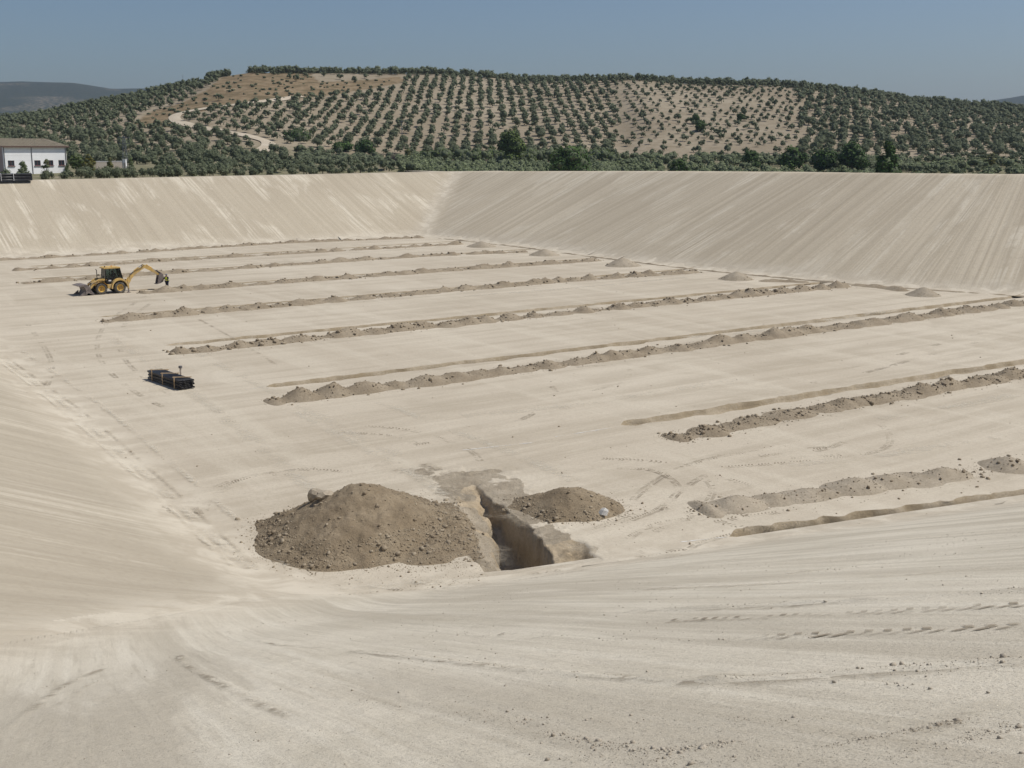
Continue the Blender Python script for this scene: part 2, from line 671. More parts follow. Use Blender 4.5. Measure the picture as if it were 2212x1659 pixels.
def make_bank(name, toe, slope, key, mat, along_step, drows, disp, tail=True):
    pts, s_ = along_step(toe)
    nrm = outward(pts, PITC)
    d = np.asarray(drows)
    X = pts[:, None, 0] + nrm[:, None, 0] * d[None]
    Y = pts[:, None, 1] + nrm[:, None, 1] * d[None]
    rim = RIM[key](X, Y)
    notmine = (other_z(X, Y, key) > slope * d[None] - 0.02) | (d[None] < 0.02)
    zz = pit_z(X, Y) + disp(s_[:, None] + 0 * X, d[None] + 0 * X, X, Y) - np.where(notmine, 0.035, 0)
    # rim: rounded shoulder, level crown, outer batter
    dr = rim / slope
    crown = rim + 0.04 * vnoise(X * 0.6, Y * 0.6, 5)
    outer = rim - 0.5 * np.maximum(0, d[None] - dr - 4.5)
    Z = np.minimum(zz, np.minimum(crown, outer))
    keep = slope * d[None] > (bank_z(X, Y) - 0.6)
    keep |= d[None] > dr
    inside = np.ones_like(Z, bool)
    nu, nv = Z.shape
    F = grid_faces(nu, nv)
    k = keep.ravel()
    F = F[k[F].any(1)]
    V = np.stack([X, Y, Z], -1).reshape(-1, 3)
    UV = np.stack([s_[:, None] + 0 * X, d[None] + 0 * X], -1).reshape(-1, 2)
    used = np.unique(F)
    mp = -np.ones(len(V), int)
    mp[used] = np.arange(len(used))
    own = slope * d[None] + 0 * X
    gap = own - other_z(X, Y, key)
    col = np.stack([sst(1.5, 0.0, gap + 0.35 * fbm(X / 3, Y / 3, 15, 2)), 0 * gap, 0 * gap], -1).reshape(-1, 3)
    me = mesh_np(name, V[used], mp[F], UV[used], True, [mat], None, col[used])
    o = link(name, me)
    tag(o, kind='structure')
    return o


def uni(step):
    def f(toe):
        p, s_ = resample(toe, step)
        return p, s_
    return f


def bent(step):
    def f(toe):
        p, s_ = resample(toe, step)
        return smooth_line(p, 40), s_
    return f


def dense_near(toe):
    """spacing grows away from the camera"""
    a, b = toe[0], toe[-1]
    L = np.linalg.norm(b - a)
    u = (b - a) / L
    s0 = np.dot(-a, u)
    q = np.linspace(-1, 1, 900)
    off = np.sinh(q * 4.2) / np.sinh(4.2)
    s_ = s0 + np.where(off < 0, off * s0, off * (L - s0))
    return a[None] + u[None] * s_[:, None], s_


def disp_far(seed):
    def f(s_, d, X, Y):
        e = np.clip(d / 3, 0, 1)
        return e * (0.10 * fbm(s_ / 9, d / 25, seed, 3) + 0.05 * fbm(s_ / 0.9, d / 14, seed + 9, 2))
    return f


def gpn(dx, dy):
    """surveyed point on the foreground bank"""
    x = dx * S - 512
    y = 384 - dy * S
    dv = np.array([x, FOC * cp + y * sp, -FOC * sp + y * cp])
    a = toeN[1]
    t_ = (toeN[2] - a) / np.linalg.norm(toeN[2] - a)
    n_ = np.array([-t_[1], t_[0]])
    if np.dot(n_, PITC - a) > 0:
        n_ = -n_
    k = (EYE + SN * np.dot(n_, a)) / (SN * np.dot(n_, dv[:2]) - dv[2])
    return dv[:2] * k


# windrows of gravel left by the grader blade: points, ridge height, spread, stones per metre, stone size
GRAVEL = [
    ([(2300, 1274), (2050, 1290), (1800, 1303), (1550, 1314), (1380, 1319)], 0.05, 0.30, 55, 0.030),
    ([(1180, 1372), (1300, 1377), (1450, 1380), (1600, 1378)], 0.012, 0.16, 40, 0.018),
    ([(1650, 1374), (1800, 1369), (2000, 1365), (2200, 1355)], 0.012, 0.18, 25, 0.018),
    ([(760, 1406), (900, 1418), (1100, 1440), (1300, 1459), (1440, 1464), (1560, 1466)], 0.03, 0.16, 60, 0.016),
    ([(1560, 1466), (1700, 1462), (1850, 1452), (2000, 1440), (2200, 1428)], 0.03, 0.30, 80, 0.020),
    ([(1780, 1468), (1900, 1477), (2010, 1485)], 0.02, 0.12, 50, 0.014),
    ([(390, 1418), (388, 1428), (410, 1448), (470, 1478), (540, 1512), (610, 1548)], 0.022, 0.10, 50, 0.010),
    ([(-20, 1610), (60, 1540), (120, 1490), (190, 1455)], 0.015, 0.16, 25, 0.012),
    ([(560, 1384), (590, 1394), (650, 1398)], 0.02, 0.12, 25, 0.012),
    ([(1180, 1588), (1260, 1608), (1340, 1620), (1420, 1628), (1500, 1622), (1570, 1608)], 0.016, 0.12, 320, 0.0125),
    ([(1230, 1640), (1330, 1640), (1440, 1650)], 0.01, 0.16, 200, 0.010),
    ([(1810, 1612), (1900, 1592), (1980, 1578), (2060, 1560)], 0.016, 0.07, 320, 0.012),
    ([(1920, 1640), (2000, 1618), (2090, 1596), (2180, 1570)], 0.010, 0.10, 220, 0.010),
    ([(1500, 1655), (1620, 1640), (1740, 1618)], 0.008, 0.10, 160, 0.009),
    ([(1580, 1556), (1660, 1562), (1760, 1552)], 0.012, 0.10, 130, 0.010),
    ([(1000, 1540), (1120, 1560), (1240, 1565), (1400, 1548)], 0.008, 0.22, 110, 0.010),
    ([(680, 1500), (780, 1520), (880, 1530), (960, 1512)], 0.006, 0.22, 70, 0.010),
    ([(400, 1640), (520, 1610), (640, 1590), (760, 1585)], 0.006, 0.12, 70, 0.008),
]
GLINES = []
for q_, gh, gs, gn, gz in GRAVEL:
    ln_, st_ = resample(np.array([gpn(*a) for a in q_]), 0.08)
    GLINES.append((smooth_line(ln_, 10), st_, gh, gs, gn, gz))


def gravel_h(X, Y):
    sh = X.shape
    px, py = X.ravel(), Y.ravel()
    out = np.zeros(len(px))
    for ln_, st_, gh, gs, gn, gz in GLINES:
        lo, hi = ln_.min(0) - 1, ln_.max(0) + 1
        k = np.where((px > lo[0]) & (px < hi[0]) & (py > lo[1]) & (py < hi[1]))[0]
        sub = ln_[::2]
        for i in range(0, len(k), 4000):
            kk = k[i:i + 4000]
            d2 = ((px[kk, None] - sub[None, :, 0]) ** 2 + (py[kk, None] - sub[None, :, 1]) ** 2).min(1)
            out[kk] += gh * np.exp(-d2 / (gs * 0.6) ** 2)
    return out.reshape(sh)


def disp_near(s_, d, X, Y):
    r = np.hypot(X, Y)
    e = np.clip(d / 2, 0, 1) * sst(2, 7, r)
    z = 0.07 * fbm(s_ / 5 + d / 40, d / 13, 31, 3)
    ridge = vnoise(s_ / 1.5 + d / 30 + 0.8 * vnoise(s_ / 6, d / 8, 4), d / 16, 77)
    z = z + 0.05 * np.maximum(0, ridge - 0.12)
    g = sst(0.0, 0.25, fbm(s_ / 2.2, d / 9, 55, 2))
    z = z + g * 0.016 * fbm(s_ / 0.16, d / 0.16, 61, 3) + 0.01 * fbm(s_ / 0.5, d / 1.2, 71, 3)
    z = z + gravel_h(X, Y) * (0.8 + 0.8 * fbm(s_ / 0.4, d / 0.4, 91, 2))
    return e * z


far_rows = np.r_[-1.5, -0.6, np.linspace(0, 46, 70)]
make_bank('far_left_bank', toeFL, SL, 'FL', M['bank_fl'], uni(0.6), far_rows, disp_far(3))
make_bank('far_right_bank', toeFR, SL, 'FR', M['bank_fr'], bent(0.6), far_rows, disp_far(13))
make_bank('left_bank', toeL, SL, 'L', M['bank_l'], uni(0.6), far_rows, disp_far(23))
near_rows = np.r_[-1.0, np.linspace(0, 20, 110), np.linspace(20.12, 43, 260), 45, 48, 52]
make_bank('near_bank', toeN, SN, 'N', M['near'], dense_near, near_rows, disp_near)

# ------------------------------------------------------------------ lines on the floor: trenches and spoil
ROWDIR = np.array([math.cos(R(34.5)), math.sin(R(34.5))])


def zf(x, y):
    return 0.03 * fbm(np.asarray(x) / 7, np.asarray(y) / 7, 41, 2) + pit_z(x, y)


def ext(p, q, t):
    return q + (q - p) / np.linalg.norm(q - p) * t


# spoil ridges as surveyed (left end -> right end); label words, height, half width, dryness
RIDGES = [
    ('r0', [gp(-60, 566), gp(300, 545), gp(600, 526), gp(915, 513)], 0.42, 1.2),
    ('r1', [gp(25, 585), gp(400, 561), gp(700, 544), gp(1000, 527)], 0.46, 1.25),
    ('r2', [gp(42, 613), gp(400, 588), gp(900, 554), gp(1140, 544)], 0.46, 1.25),
    ('r3', [gp(298, 634), gp(700, 604), gp(1000, 582), gp(1300, 562)], 0.52, 1.3),
    ('r4', [gp(215, 696), gp(700, 652), gp(1200, 609), gp(1510, 587)], 0.55, 1.3),
    ('r5', [gp(368, 764), gp(800, 719), gp(1400, 659), gp(1830, 618)], 0.55, 1.3),
    ('r6', [gp(568, 871), gp(1000, 816), gp(1500, 748), gp(2000, 683), gp(2300, 645)], 0.55, 1.35),
    ('r7', [gp(1440, 950), gp(1750, 888), gp(2000, 846), gp(2330, 788)], 0.48, 1.2),
    ('r8', [gp(1495, 1103), gp(1700, 1078), gp(1900, 1048), gp(2330, 985)], 0.40, 1.3),
]
TRENCHES = [
    ('t1', gp(60, 576), gp(1010, 520)),
    ('t2', gp(60, 603), gp(1150, 538)),
    ('t3', gp(280, 628), gp(1310, 556)),
    ('t4', gp(212, 685), gp(1520, 578)),
    ('t5', gp(358, 746), gp(1800, 608)),
    ('t6', gp(574, 835), gp(2270, 632)),
    ('t7', gp(1340, 918), gp(2330, 762)),
    ('t8', gp(1575, 1160), gp(2330, 1052)),
]


def trench_geo(a, b, w, seed):
    L = np.linalg.norm(b - a)
    u = (b - a) / L
    n = np.array([-u[1], u[0]])         # towards the far side
    st = []
    s_ = 0.0
    while s_ < L:
        st.append(s_)
        p = a + u * s_
        s_ += float(np.clip(np.hypot(*p) * 0.006, 0.28, 1.2))
    st.append(L)
    st = np.array(st)
    endk = np.minimum(1, np.minimum(st, L - st) / 0.8)
    near = -w / 2 * endk + 0.55 * fbm(st / 1.4, st * 0, seed, 3) * endk
    far = w / 2 * endk + (0.34 * fbm(st / 0.8, st * 0 + 5, seed + 3, 3) + 0.12 * vnoise(st / 0.28, st * 0, seed + 5)) * endk
    far = np.maximum(far, near + 0.02)
    return u, n, st, near, far, endk


def make_trench(a, b, w, depth, seed):
    u, n, st, near, far, endk = trench_geo(a, b, w, seed)
    cols = []
    dep = depth * endk * (0.85 + 0.5 * vnoise(st / 2.5, st * 0, seed + 7))
    # near edge, ramp down, foot of the far wall, two wall steps with bucket tooth marks, far edge
    tooth = 0.16 * vnoise(st / 0.3, st * 0 + 2, seed + 11)
    prof = [(0.0, 0.0), (0.35, -0.55), (0.70, -1.0), (0.80, -0.98), (0.88, -0.5), (0.94, -0.12), (1.0, 0.0)]
    for k, (c, dz) in enumerate(prof):
        off = near + (far - near) * c
        if 2 < k < 6:
            off = off + tooth * endk
        x = a[0] + u[0] * st + n[0] * off
        y = a[1] + u[1] * st + n[1] * off
        cols.append(np.stack([x, y, zf(x, y) + dz * dep + (0.05 * vnoise(st / 0.4, st * 0 + k, seed + k) * endk if 0 < k < 6 else 0)], -1))
    G = np.stack(cols, 1)
    nu, nv = G.shape[:2]
    F = grid_faces(nu, nv)
    mi = np.tile(np.array([0, 0, 1, 1, 1, 1]), nu - 1)
    me = mesh_np('drain_trench', G.reshape(-1, 3), F, G[..., :2].reshape(-1, 2) * 0.3, True, [M['spoil_dry'], M['ochre']], mi)
    o = link('drain_trench', me)
    tag(o, kind='structure')
    outl = np.concatenate([G[:, 0, :2], G[::-1, -1, :2][1:-1]])
    return outl


outlines = []
for i, (k, a, b) in enumerate(TRENCHES):
    w = 1.5 if k in ('t6', 't7', 't8', 't5') else 1.2
    outlines.append(make_trench(a, b, w, 0.5, 100 + i * 20))
# narrow perimeter trench at the foot of the far right bank
_pt = _frs[(_frs[:, 0] > cornerFLR[0] + 2) & (_frs[:, 0] < 72)]
_pn = _frn[(_frs[:, 0] > cornerFLR[0] + 2) & (_frs[:, 0] < 72)]
_pl = _pt - _pn * 1.6
PERIM = _pl

# ------------------------------------------------------------------ the deep cut beside the big heap
cutA = gp(1147, 1228)       # near end centre
cutB = gp(1006, 1021)        # far end
cu = (cutB - cutA) / np.linalg.norm(cutB - cutA)
cn = np.array([-cu[1], cu[0]])
if cn[0] < 0:
    cn = -cn                # to picture right
CL = np.linalg.norm(cutB - cutA)


def cut_xy(s_, c):
    return cutA[0] + cu[0] * s_ + cn[0] * c, cutA[1] + cu[1] * s_ + cn[1] * c


def make_cut():
    ss = np.linspace(-0.6, CL + 1.5, 190)
    cc = np.linspace(-3.0, 3.6, 96)
    Sg, Cg = np.meshgrid(ss, cc, indexing='ij')
    X, Y = cut_xy(Sg, Cg)
    dep = 2.4 * sst(CL * 0.92, CL * 0.25, Sg)
    w_r = np.interp(Sg, [0, 2.6, 4.3, 7.0, 10.3, CL], [1.32, 1.38, 1.30, 0.82, 0.25, 0.2]) + 0.16 * fbm(Sg / 1.0, Sg * 0, 201, 4) + 0.09 * vnoise(Sg / 0.24, Sg * 0, 207)
    w_l = np.interp(Sg, [0, 3.8, 6.2, 8.9, CL], [-1.05, -0.72, -0.42, -0.28, -0.2]) + 0.16 * fbm(Sg / 1.1, Sg * 0, 211, 3)
    right = sst(w_r, w_r - 0.22, Cg + 0.10 * fbm(Sg * 2.5, Cg * 2.5, 221, 2))
    # left side laid back in two steps and crumbling
    lf = 0.40 * sst(w_l - 1.4, w_l - 0.1, Cg + 0.55 * fbm(Sg * 1.1, Cg * 1.1, 231, 4)) + 0.55 * sst(w_l - 0.05, w_l + 0.5, Cg + 0.40 * fbm(Sg * 1.5, Cg * 1.5, 241, 3))
    front = sst(0.0, 0.18, Sg + 0.06 * fbm(Cg * 3, Sg * 3, 251, 2))
    z = -dep * right * lf * front
    # rubble on the bottom and a shallow shelf on the right of the near end
    z = z + 0.22 * fbm(Sg * 1.4, Cg * 1.4, 261, 4) * right * lf * front
    shelf = sst(3.0, 2.5, Cg + 0.3 * fbm(Sg, Cg, 271, 2)) * sst(0.9, 1.2, Cg) * sst(0.0, 0.15, Sg) * sst(3.2, 1.4, Sg + 0.5 * fbm(Sg * 1.2, Cg * 1.2, 275, 2))
    z = np.where(Cg > w_r - 0.1, np.minimum(z, -0.42 * shelf + 0.12 * shelf * fbm(Sg * 3, Cg * 3, 281, 3)), z)
    edge = np.minimum(np.minimum(Sg + 0.6, CL + 1.5 - Sg), np.minimum(Cg + 3.0, 3.6 - Cg))
    e = sst(0, 0.4, edge)
    rough = 0.07 * fbm(Sg * 2.4, Cg * 2.4, 291, 4) * sst(0.3, 1.2, edge)
    Z = zf(X, Y) + e * (z + rough)
    V = np.stack([X, Y, Z], -1).reshape(-1, 3)
    F = grid_faces(*Z.shape)
    zc = (z.ravel()[F]).mean(1)
    cc_ = Cg.ravel()[F].mean(1)
    ee = edge.ravel()[F].mean(1)
    fc_ = V[F].mean(1)
    dist_ = (fbm(fc_[:, 0] / 1.2, fc_[:, 1] / 1.2, 295, 3) + 0.9 * sst(0.3, 1.6, ee)) > 0.55
    mi = np.where(zc < -0.06, np.where((cc_ > 0.3) | (fbm(fc_[:, 0], fc_[:, 1], 297, 2) > 0.0), 1, 2), np.where(dist_, 2, 0))
    ca, sa = math.cos(R(34.5)), math.sin(R(34.5))
    U = np.stack([X * ca + Y * sa, -X * sa + Y * ca], -1).reshape(-1, 2)
    me = mesh_np('deep_trench', V, F, U, True, [M['floor'], M['cut_wall'], M['crumb']], mi)
    o = link('deep_trench', me)
    tag(o, kind='structure')
    x, y = cut_xy(np.r_[ss, np.full(94, ss[-1]), ss[::-1], np.full(94, ss[0])], np.r_[np.full(190, cc[0]), cc[1:-1], np.full(190, cc[-1]), cc[::-1][1:-1]])
    return np.stack([x, y], -1)


outlines.append(make_cut())


def inside_poly(px, py, poly):
    x0, y0 = poly[:, 0], poly[:, 1]
    x1, y1 = np.roll(x0, -1), np.roll(y0, -1)
    res = np.zeros(len(px), bool)
    for i in range(0, len(px), 4000):
        X = px[i:i + 4000, None]
        Y = py[i:i + 4000, None]
        c = ((y0 > Y) != (y1 > Y)) & (X < (x1 - x0) * (Y - y0) / (y1 - y0 + 1e-12) + x0)
        res[i:i + 4000] = c.sum(1) % 2 == 1
    return res


def make_floor():
    pts = []
    r = 24.0
    while r < 330:
        st = r * 0.012
        n = int(R(112) / 0.012)
        a = np.linspace(R(34), R(146), n) + rng.uniform(-0.003, 0.003, n)
        rr = r + rng.uniform(-0.25, 0.25, n) * st
        pts.append(np.stack([rr * np.cos(a), rr * np.sin(a)], 1))
        r += st
    pts = np.concatenate(pts)
    bz = bank_z(pts[:, 0], pts[:, 1])
    pts = pts[bz < 1.3]
    keep = np.ones(len(pts), bool)
    for ol in outlines:
        lo = ol.min(0) - 1
        hi = ol.max(0) + 1
        near = ((pts > lo) & (pts < hi)).all(1)
        idx = np.where(near)[0]
        for j in range(0, len(idx), 2000):
            ii = idx[j:j + 2000]
            d2 = ((pts[ii, None] - ol[None]) ** 2).sum(-1).min(1)
            keep[ii[d2 < 0.35 ** 2]] = False
        ins = inside_poly(pts[idx, 0], pts[idx, 1], ol)
        keep[idx[ins]] = False
    pts = pts[keep]
    verts = [Vector(p) for p in pts]
    edges = []
    for ol in outlines:
        b = len(verts)
        verts += [Vector(p) for p in ol]
        edges += [(b + i, b + (i + 1) % len(ol)) for i in range(len(ol))]
    vo, eo, fo, _, _, _ = delaunay_2d_cdt(verts, edges, [], 0, 1e-6, False)
    V = np.array([(v.x, v.y) for v in vo])
    F = np.array([f for f in fo if len(f) == 3])
    c = V[F].mean(1)
    ok = bank_z(c[:, 0], c[:, 1]) < 0.25
    for ol in outlines:
        lo, hi = ol.min(0), ol.max(0)
        near = np.where(((c > lo) & (c < hi)).all(1))[0]
        ok[near[inside_poly(c[near, 0], c[near, 1], ol)]] = False
    F = F[ok]
    e1 = V[F[:, 1]] - V[F[:, 0]]
    e2 = V[F[:, 2]] - V[F[:, 0]]
    flip = (e1[:, 0] * e2[:, 1] - e1[:, 1] * e2[:, 0]) < 0
    F[flip] = F[flip][:, ::-1]
    ca, sa = math.cos(R(34.5)), math.sin(R(34.5))
    UV = np.stack([V[:, 0] * ca + V[:, 1] * sa, -V[:, 0] * sa + V[:, 1] * ca], 1)
    gap = -other_z(V[:, 0], V[:, 1], 'floor')
    col = np.zeros((len(V), 3))
    col[:, 0] = sst(1.5, 0.0, gap + 0.35 * fbm(V[:, 0] / 3, V[:, 1] / 3, 15, 2))
    me = mesh_np('pit_floor', np.c_[V, zf(V[:, 0], V[:, 1]) - 0.06 * (bank_z(V[:, 0], V[:, 1]) > 0.03)], F, UV, True, [M['floor']], None, col)
    o = link('pit_floor', me)
    tag(o, kind='structure')
    return o


floor_o = make_floor()

# ------------------------------------------------------------------ clods and stones
ICO = None


def rock_batch(pos, size, seed, flat=0.75, sub=0):
    """many small faceted stones as one vertex/face set"""
    bm = bmesh.new()
    bmesh.ops.create_icosphere(bm, subdivisions=1, radius=1)
    v0 = np.array([v.co[:] for v in bm.verts])
    f0 = np.array([[v.index for v in f.verts] for f in bm.faces])
    bm.free()
    g = np.random.default_rng(seed)
    if sub == 0:
        # 12-vertex stone: icosahedron
        t = (1 + 5 ** .5) / 2
        v0 = np.array([(-1, t, 0), (1, t, 0), (-1, -t, 0), (1, -t, 0), (0, -1, t), (0, 1, t), (0, -1, -t), (0, 1, -t), (t, 0, -1), (t, 0, 1), (-t, 0, -1), (-t, 0, 1)]) / math.sqrt(1 + t * t)
        f0 = np.array([(0, 11, 5), (0, 5, 1), (0, 1, 7), (0, 7, 10), (0, 10, 11), (1, 5, 9), (5, 11, 4), (11, 10, 2), (10, 7, 6), (7, 1, 8), (3, 9, 4), (3, 4, 2), (3, 2, 6), (3, 6, 8), (3, 8, 9), (4, 9, 5), (2, 4, 11), (6, 2, 10), (8, 6, 7), (9, 8, 1)])
    n = len(pos)
    k = v0[None] * g.uniform(0.65, 1.25, (n, len(v0), 1)) * g.uniform(0.7, 1.3, (n, 1, 3)) * np.array([1, 1, flat])
    a = g.uniform(0, 6.283, n)
    ca, sa = np.cos(a)[:, None], np.sin(a)[:, None]
    kk = k.copy()
    kk[..., 0] = k[..., 0] * ca - k[..., 1] * sa
    kk[..., 1] = k[..., 0] * sa + k[..., 1] * ca
    V = (kk * np.asarray(size)[:, None, None] + np.asarray(pos)[:, None]).reshape(-1, 3)
    F = (f0[None] + (np.arange(n) * len(v0))[:, None, None]).reshape(-1, 3)
    return V, F


def near_surface(px, py):
    p = np.stack([px, py], -1)
    d = line_d(p, toeN[1], toeN[2])
    u_ = (toeN[-1] - toeN[0]) / np.linalg.norm(toeN[-1] - toeN[0])
    s_ = (px - toeN[0][0]) * u_[0] + (py - toeN[0][1]) * u_[1]
    return pit_z(px, py) + disp_near(s_, d, px, py), d


def make_gravel():
    g = np.random.default_rng(4040)
    P_, S_ = [], []
    for ln_, st_, gh, gs, gn, gz in GLINES:
        n = int(gn * (0.7 if np.hypot(*ln_.mean(0)) > 11 else 1.3) * st_[-1])
        clump = 0.25 + sst(-0.1, 0.3, vnoise(st_ / 0.9, st_ * 0, int(gn))) 
        k = g.choice(len(st_), n, p=clump / clump.sum())
        P_.append(ln_[k] + g.normal(0, gs * 0.55, (n, 2)))
        far_k = np.clip(8.0 / np.hypot(*ln_.mean(0)), 0.35, 1.0)
        S_.append(np.clip(gz * 0.58 * far_k * (0.35 + 0.40 * g.pareto(2.6, n)), gz * 0.18, gz * 1.9 * far_k))
    # loose pebbles everywhere, in drifts
    n = 20000
    r = 5 + 26 * g.random(n) ** 1.3
    a = g.uniform(R(52), R(128), n)
    q = np.stack([r * np.cos(a), r * np.sin(a)], 1)
    keep = g.random(n) < np.clip(0.12 + 1.6 * (fbm(q[:, 0] / 1.6, q[:, 1] / 2.6, 424, 3)), 0.04, 1)
    q = q[keep]
    P_.append(q)
    S_.append(np.clip(0.00026 * np.hypot(q[:, 0], q[:, 1]) * (0.5 + g.pareto(2.4, len(q))), 0.002, 0.016))
    P_, S_ = np.concatenate(P_), np.concatenate(S_)
    z, d = near_surface(P_[:, 0], P_[:, 1])
    ok = (d > 0.3) & (np.hypot(P_[:, 0], P_[:, 1]) > 4.5)
    V, F = rock_batch(np.c_[P_, z + S_ * 0.25][ok], S_[ok], 4041, 0.7)
    o = link('gravel', mesh_np('gravel', V, F, None, False, [M['pebble']]))
    tag(o, 'loose gravel and clods lying in windrows on the foreground bank', 'gravel', kind='stuff')
    print('gravel', ok.sum())


make_gravel()

# ------------------------------------------------------------------ spoil ridges
RLAB = {
    'r0': 'long low spoil ridge along the foot of the far left bank',
    'r1': 'second spoil ridge out from the far left bank',
    'r2': 'spoil ridge running just behind the yellow backhoe loader',
    'r3': 'spoil ridge that starts at the feet of the worker',
    'r4': 'first full spoil ridge in front of the yellow backhoe loader',
    'r5': 'spoil ridge just beyond the black pipe bundle',
    'r6': 'spoil ridge starting to the right of the black pipe bundle',
    'r7': 'lumpy brown spoil ridge beside wide ochre trench at right',
    'r8': 'low trampled spoil ridge nearest to the foreground bank at right',
}


def make_ridge(key, pts, h, hw, idx):
    pts = np.asarray(pts)
    dist = np.hypot(*pts.mean(0))
    step = float(np.clip(dist * 0.0028, 0.16, 0.5))
    line, st = resample(pts, step)
    line = smooth_line(line, 30)
    L = st[-1]
    t = np.gradient(line, axis=0)
    t /= np.linalg.norm(t, axis=1)[:, None]
    n = np.stack([-t[:, 1], t[:, 0]], 1)
    g = np.random.default_rng(500 + idx)
    nc = 17
    c = np.linspace(-1.35, 1.35, nc) * hw
    Sg, Cg = np.meshgrid(st, c, indexing='ij')
    Z = np.zeros_like(Sg) - 0.12
    s0 = 0.2
    heaps = []
    while s0 < L:
        hh = h * g.uniform(0.4, 1.4)
        la = g.uniform(1.0, 2.2)
        lc = hw * g.uniform(0.72, 1.02)
        off = g.uniform(-0.2, 0.2)
        if s0 < 1.5:
            hh *= 0.8
        heaps.append((s0, off, hh))
        q = np.sqrt(((Sg - s0) / la) ** 2 + ((Cg - off) / lc) ** 2 + 0.012) - 0.11
        q = q + 0.18 * fbm(Sg * 0.9, Cg * 0.9, 600 + idx, 2)
        Z = np.maximum(Z, hh * (1 - q))
        gap = g.uniform(1.5, 3.3)
        if g.random() < (0.3 if key == 'r8' else 0.14):
            gap += 1.5
        s0 += gap
    low = h * 0.16 * (1 - (Cg / (hw * 0.85)) ** 2) - 0.05 + 0.12 * fbm(Sg / 1.5, Cg / 1.2, 650 + idx, 2)
    if key in ('r8', 'r1', 'r2'):
        low -= 0.05
    Z = np.maximum(Z, low)
    rough = 0.12 if key not in ('r8',) else 0.07
    up = np.clip(Z / 0.15, 0, 1)
    Z = Z + up * (rough * fbm(Sg * 1.8, Cg * 1.8, 700 + idx, 3) + rough * 1.3 * np.abs(fbm(Sg * 3.1, Cg * 3.1, 740 + idx, 3)))
    endk = np.minimum(1, np.minimum(Sg, L - Sg) / 0.6)
    Z = np.where(endk < 1, Z * endk - 0.12 * (1 - endk), Z)
    Z = np.maximum(Z, -0.12)
    X = line[:, None, 0] + n[:, None, 0] * Cg
    Y = line[:, None, 1] + n[:, None, 1] * Cg
    base = np.array([line[0, 0], line[0, 1], 0.0])
    V = np.stack([X, Y, Z + zf(X, Y)], -1).reshape(-1, 3) - base
    F = grid_faces(*Z.shape)
    F = F[(Z.ravel()[F] > -0.11).any(1)]
    mat = M['spoil_dry'] if key == 'r8' else M['ridge']
    root = empty('spoil_ridge', base)
    tag(root, RLAB[key], 'spoil ridge', 'spoil ridges along the drain trenches')
    link('heaped_earth', mesh_np('heaped_earth', V, F, None, True, [mat]), root)
    # clods lying on and beside the heaps
    ncl = {'r7': 1700, 'r6': 2200, 'r5': 1400, 'r4': 900, 'r3': 600, 'r8': 900}.get(key, 350)
    si = g.integers(0, len(st), ncl)
    ci = g.normal(0, 0.55, ncl) * hw
    ci = np.clip(ci, -1.7 * hw, 1.7 * hw)
    cj = np.clip(np.round((ci + 1.35 * hw) / (2.7 * hw) * (nc - 1)).astype(int), 0, nc - 1)
    zz = np.maximum(Z[si, cj], 0)
    px = line[si, 0] + n[si, 0] * ci
    py = line[si, 1] + n[si, 1] * ci
    size = np.clip(0.03 * g.pareto(2.2, ncl) + 0.025, 0.02, 0.15) * (1.0 if dist < 110 else 1.5)
    if key == 'r8':
        size *= 0.7
    V2, F2 = rock_batch(np.stack([px, py, zz + zf(px, py) + size * 0.2], 1) - base, size, 800 + idx)
    o = link('clods', mesh_np('clods', V2, F2, None, False, [M['clod']]), root)
    tag(o, kind='stuff')


for i, (k, pts, h, hw) in enumerate(RIDGES):
    make_ridge(k, pts, h, hw, i)


# ------------------------------------------------------------------ heaps
def make_heap(name, label, prof, ext_, res, mat, nclod, csize, seed, group=None, edge_clod=0.4):
    """prof(x, y) -> height above floor; ext_ = (x0, x1, y0, y1)"""
    xs = np.arange(ext_[0], ext_[1], res)
    ys = np.arange(ext_[2], ext_[3], res)
    X, Y = np.meshgrid(xs, ys, indexing='ij')
    Z = np.maximum(prof(X, Y), -0.1)
    bx, by = (ext_[0] + ext_[1]) / 2, (ext_[2] + ext_[3]) / 2
    base = np.array([bx, by, 0.0])
    V = np.stack([X, Y, Z + zf(X, Y)], -1).reshape(-1, 3) - base
    F = grid_faces(*Z.shape)
    F = F[(Z.ravel()[F] > -0.09).any(1)]
    used = np.unique(F)
    mp = -np.ones(len(V), int)
    mp[used] = np.arange(len(used))
    root = empty(name, base)
    tag(root, label, 'soil heap', group)
    link('heaped_earth', mesh_np('heaped_earth', V[used], mp[F], None, True, [mat]), root)
    g = np.random.default_rng(seed)
    px = g.uniform(ext_[0], ext_[1], nclod * 6)
    py = g.uniform(ext_[2], ext_[3], nclod * 6)
    pz = prof(px, py)
    wgt = np.where(pz > 0.02, 1.0, 0) * np.where(pz < 0.55 * Z.max() * edge_clod + 0.3, 1.0, 0.45)
    wgt = np.where((pz <= 0.02) & (pz > -0.15), 0.30, wgt)
    wgt = np.where((pz <= -0.15) & (pz > -0.55), 0.06, wgt)
    sel = g.random(len(px)) < wgt
    px, py, pz = px[sel][:nclod], py[sel][:nclod], pz[sel][:nclod]
    size = np.clip(csize * (0.35 + 0.35 * g.pareto(2.6, len(px))), csize * 0.3, csize * 3.6)
    low = pz < 0.35 * Z.max()
    size = size * np.where(low, 1.25, 0.85)
    V2, F2 = rock_batch(np.stack([px, py, np.maximum(pz, 0) + zf(px, py) + size * 0.15], 1) - base, size, seed + 1)
    o = link('clods', mesh_np('clods', V2, F2, None, False, [M['clod']]), root)
    tag(o, kind='stuff')
    return root


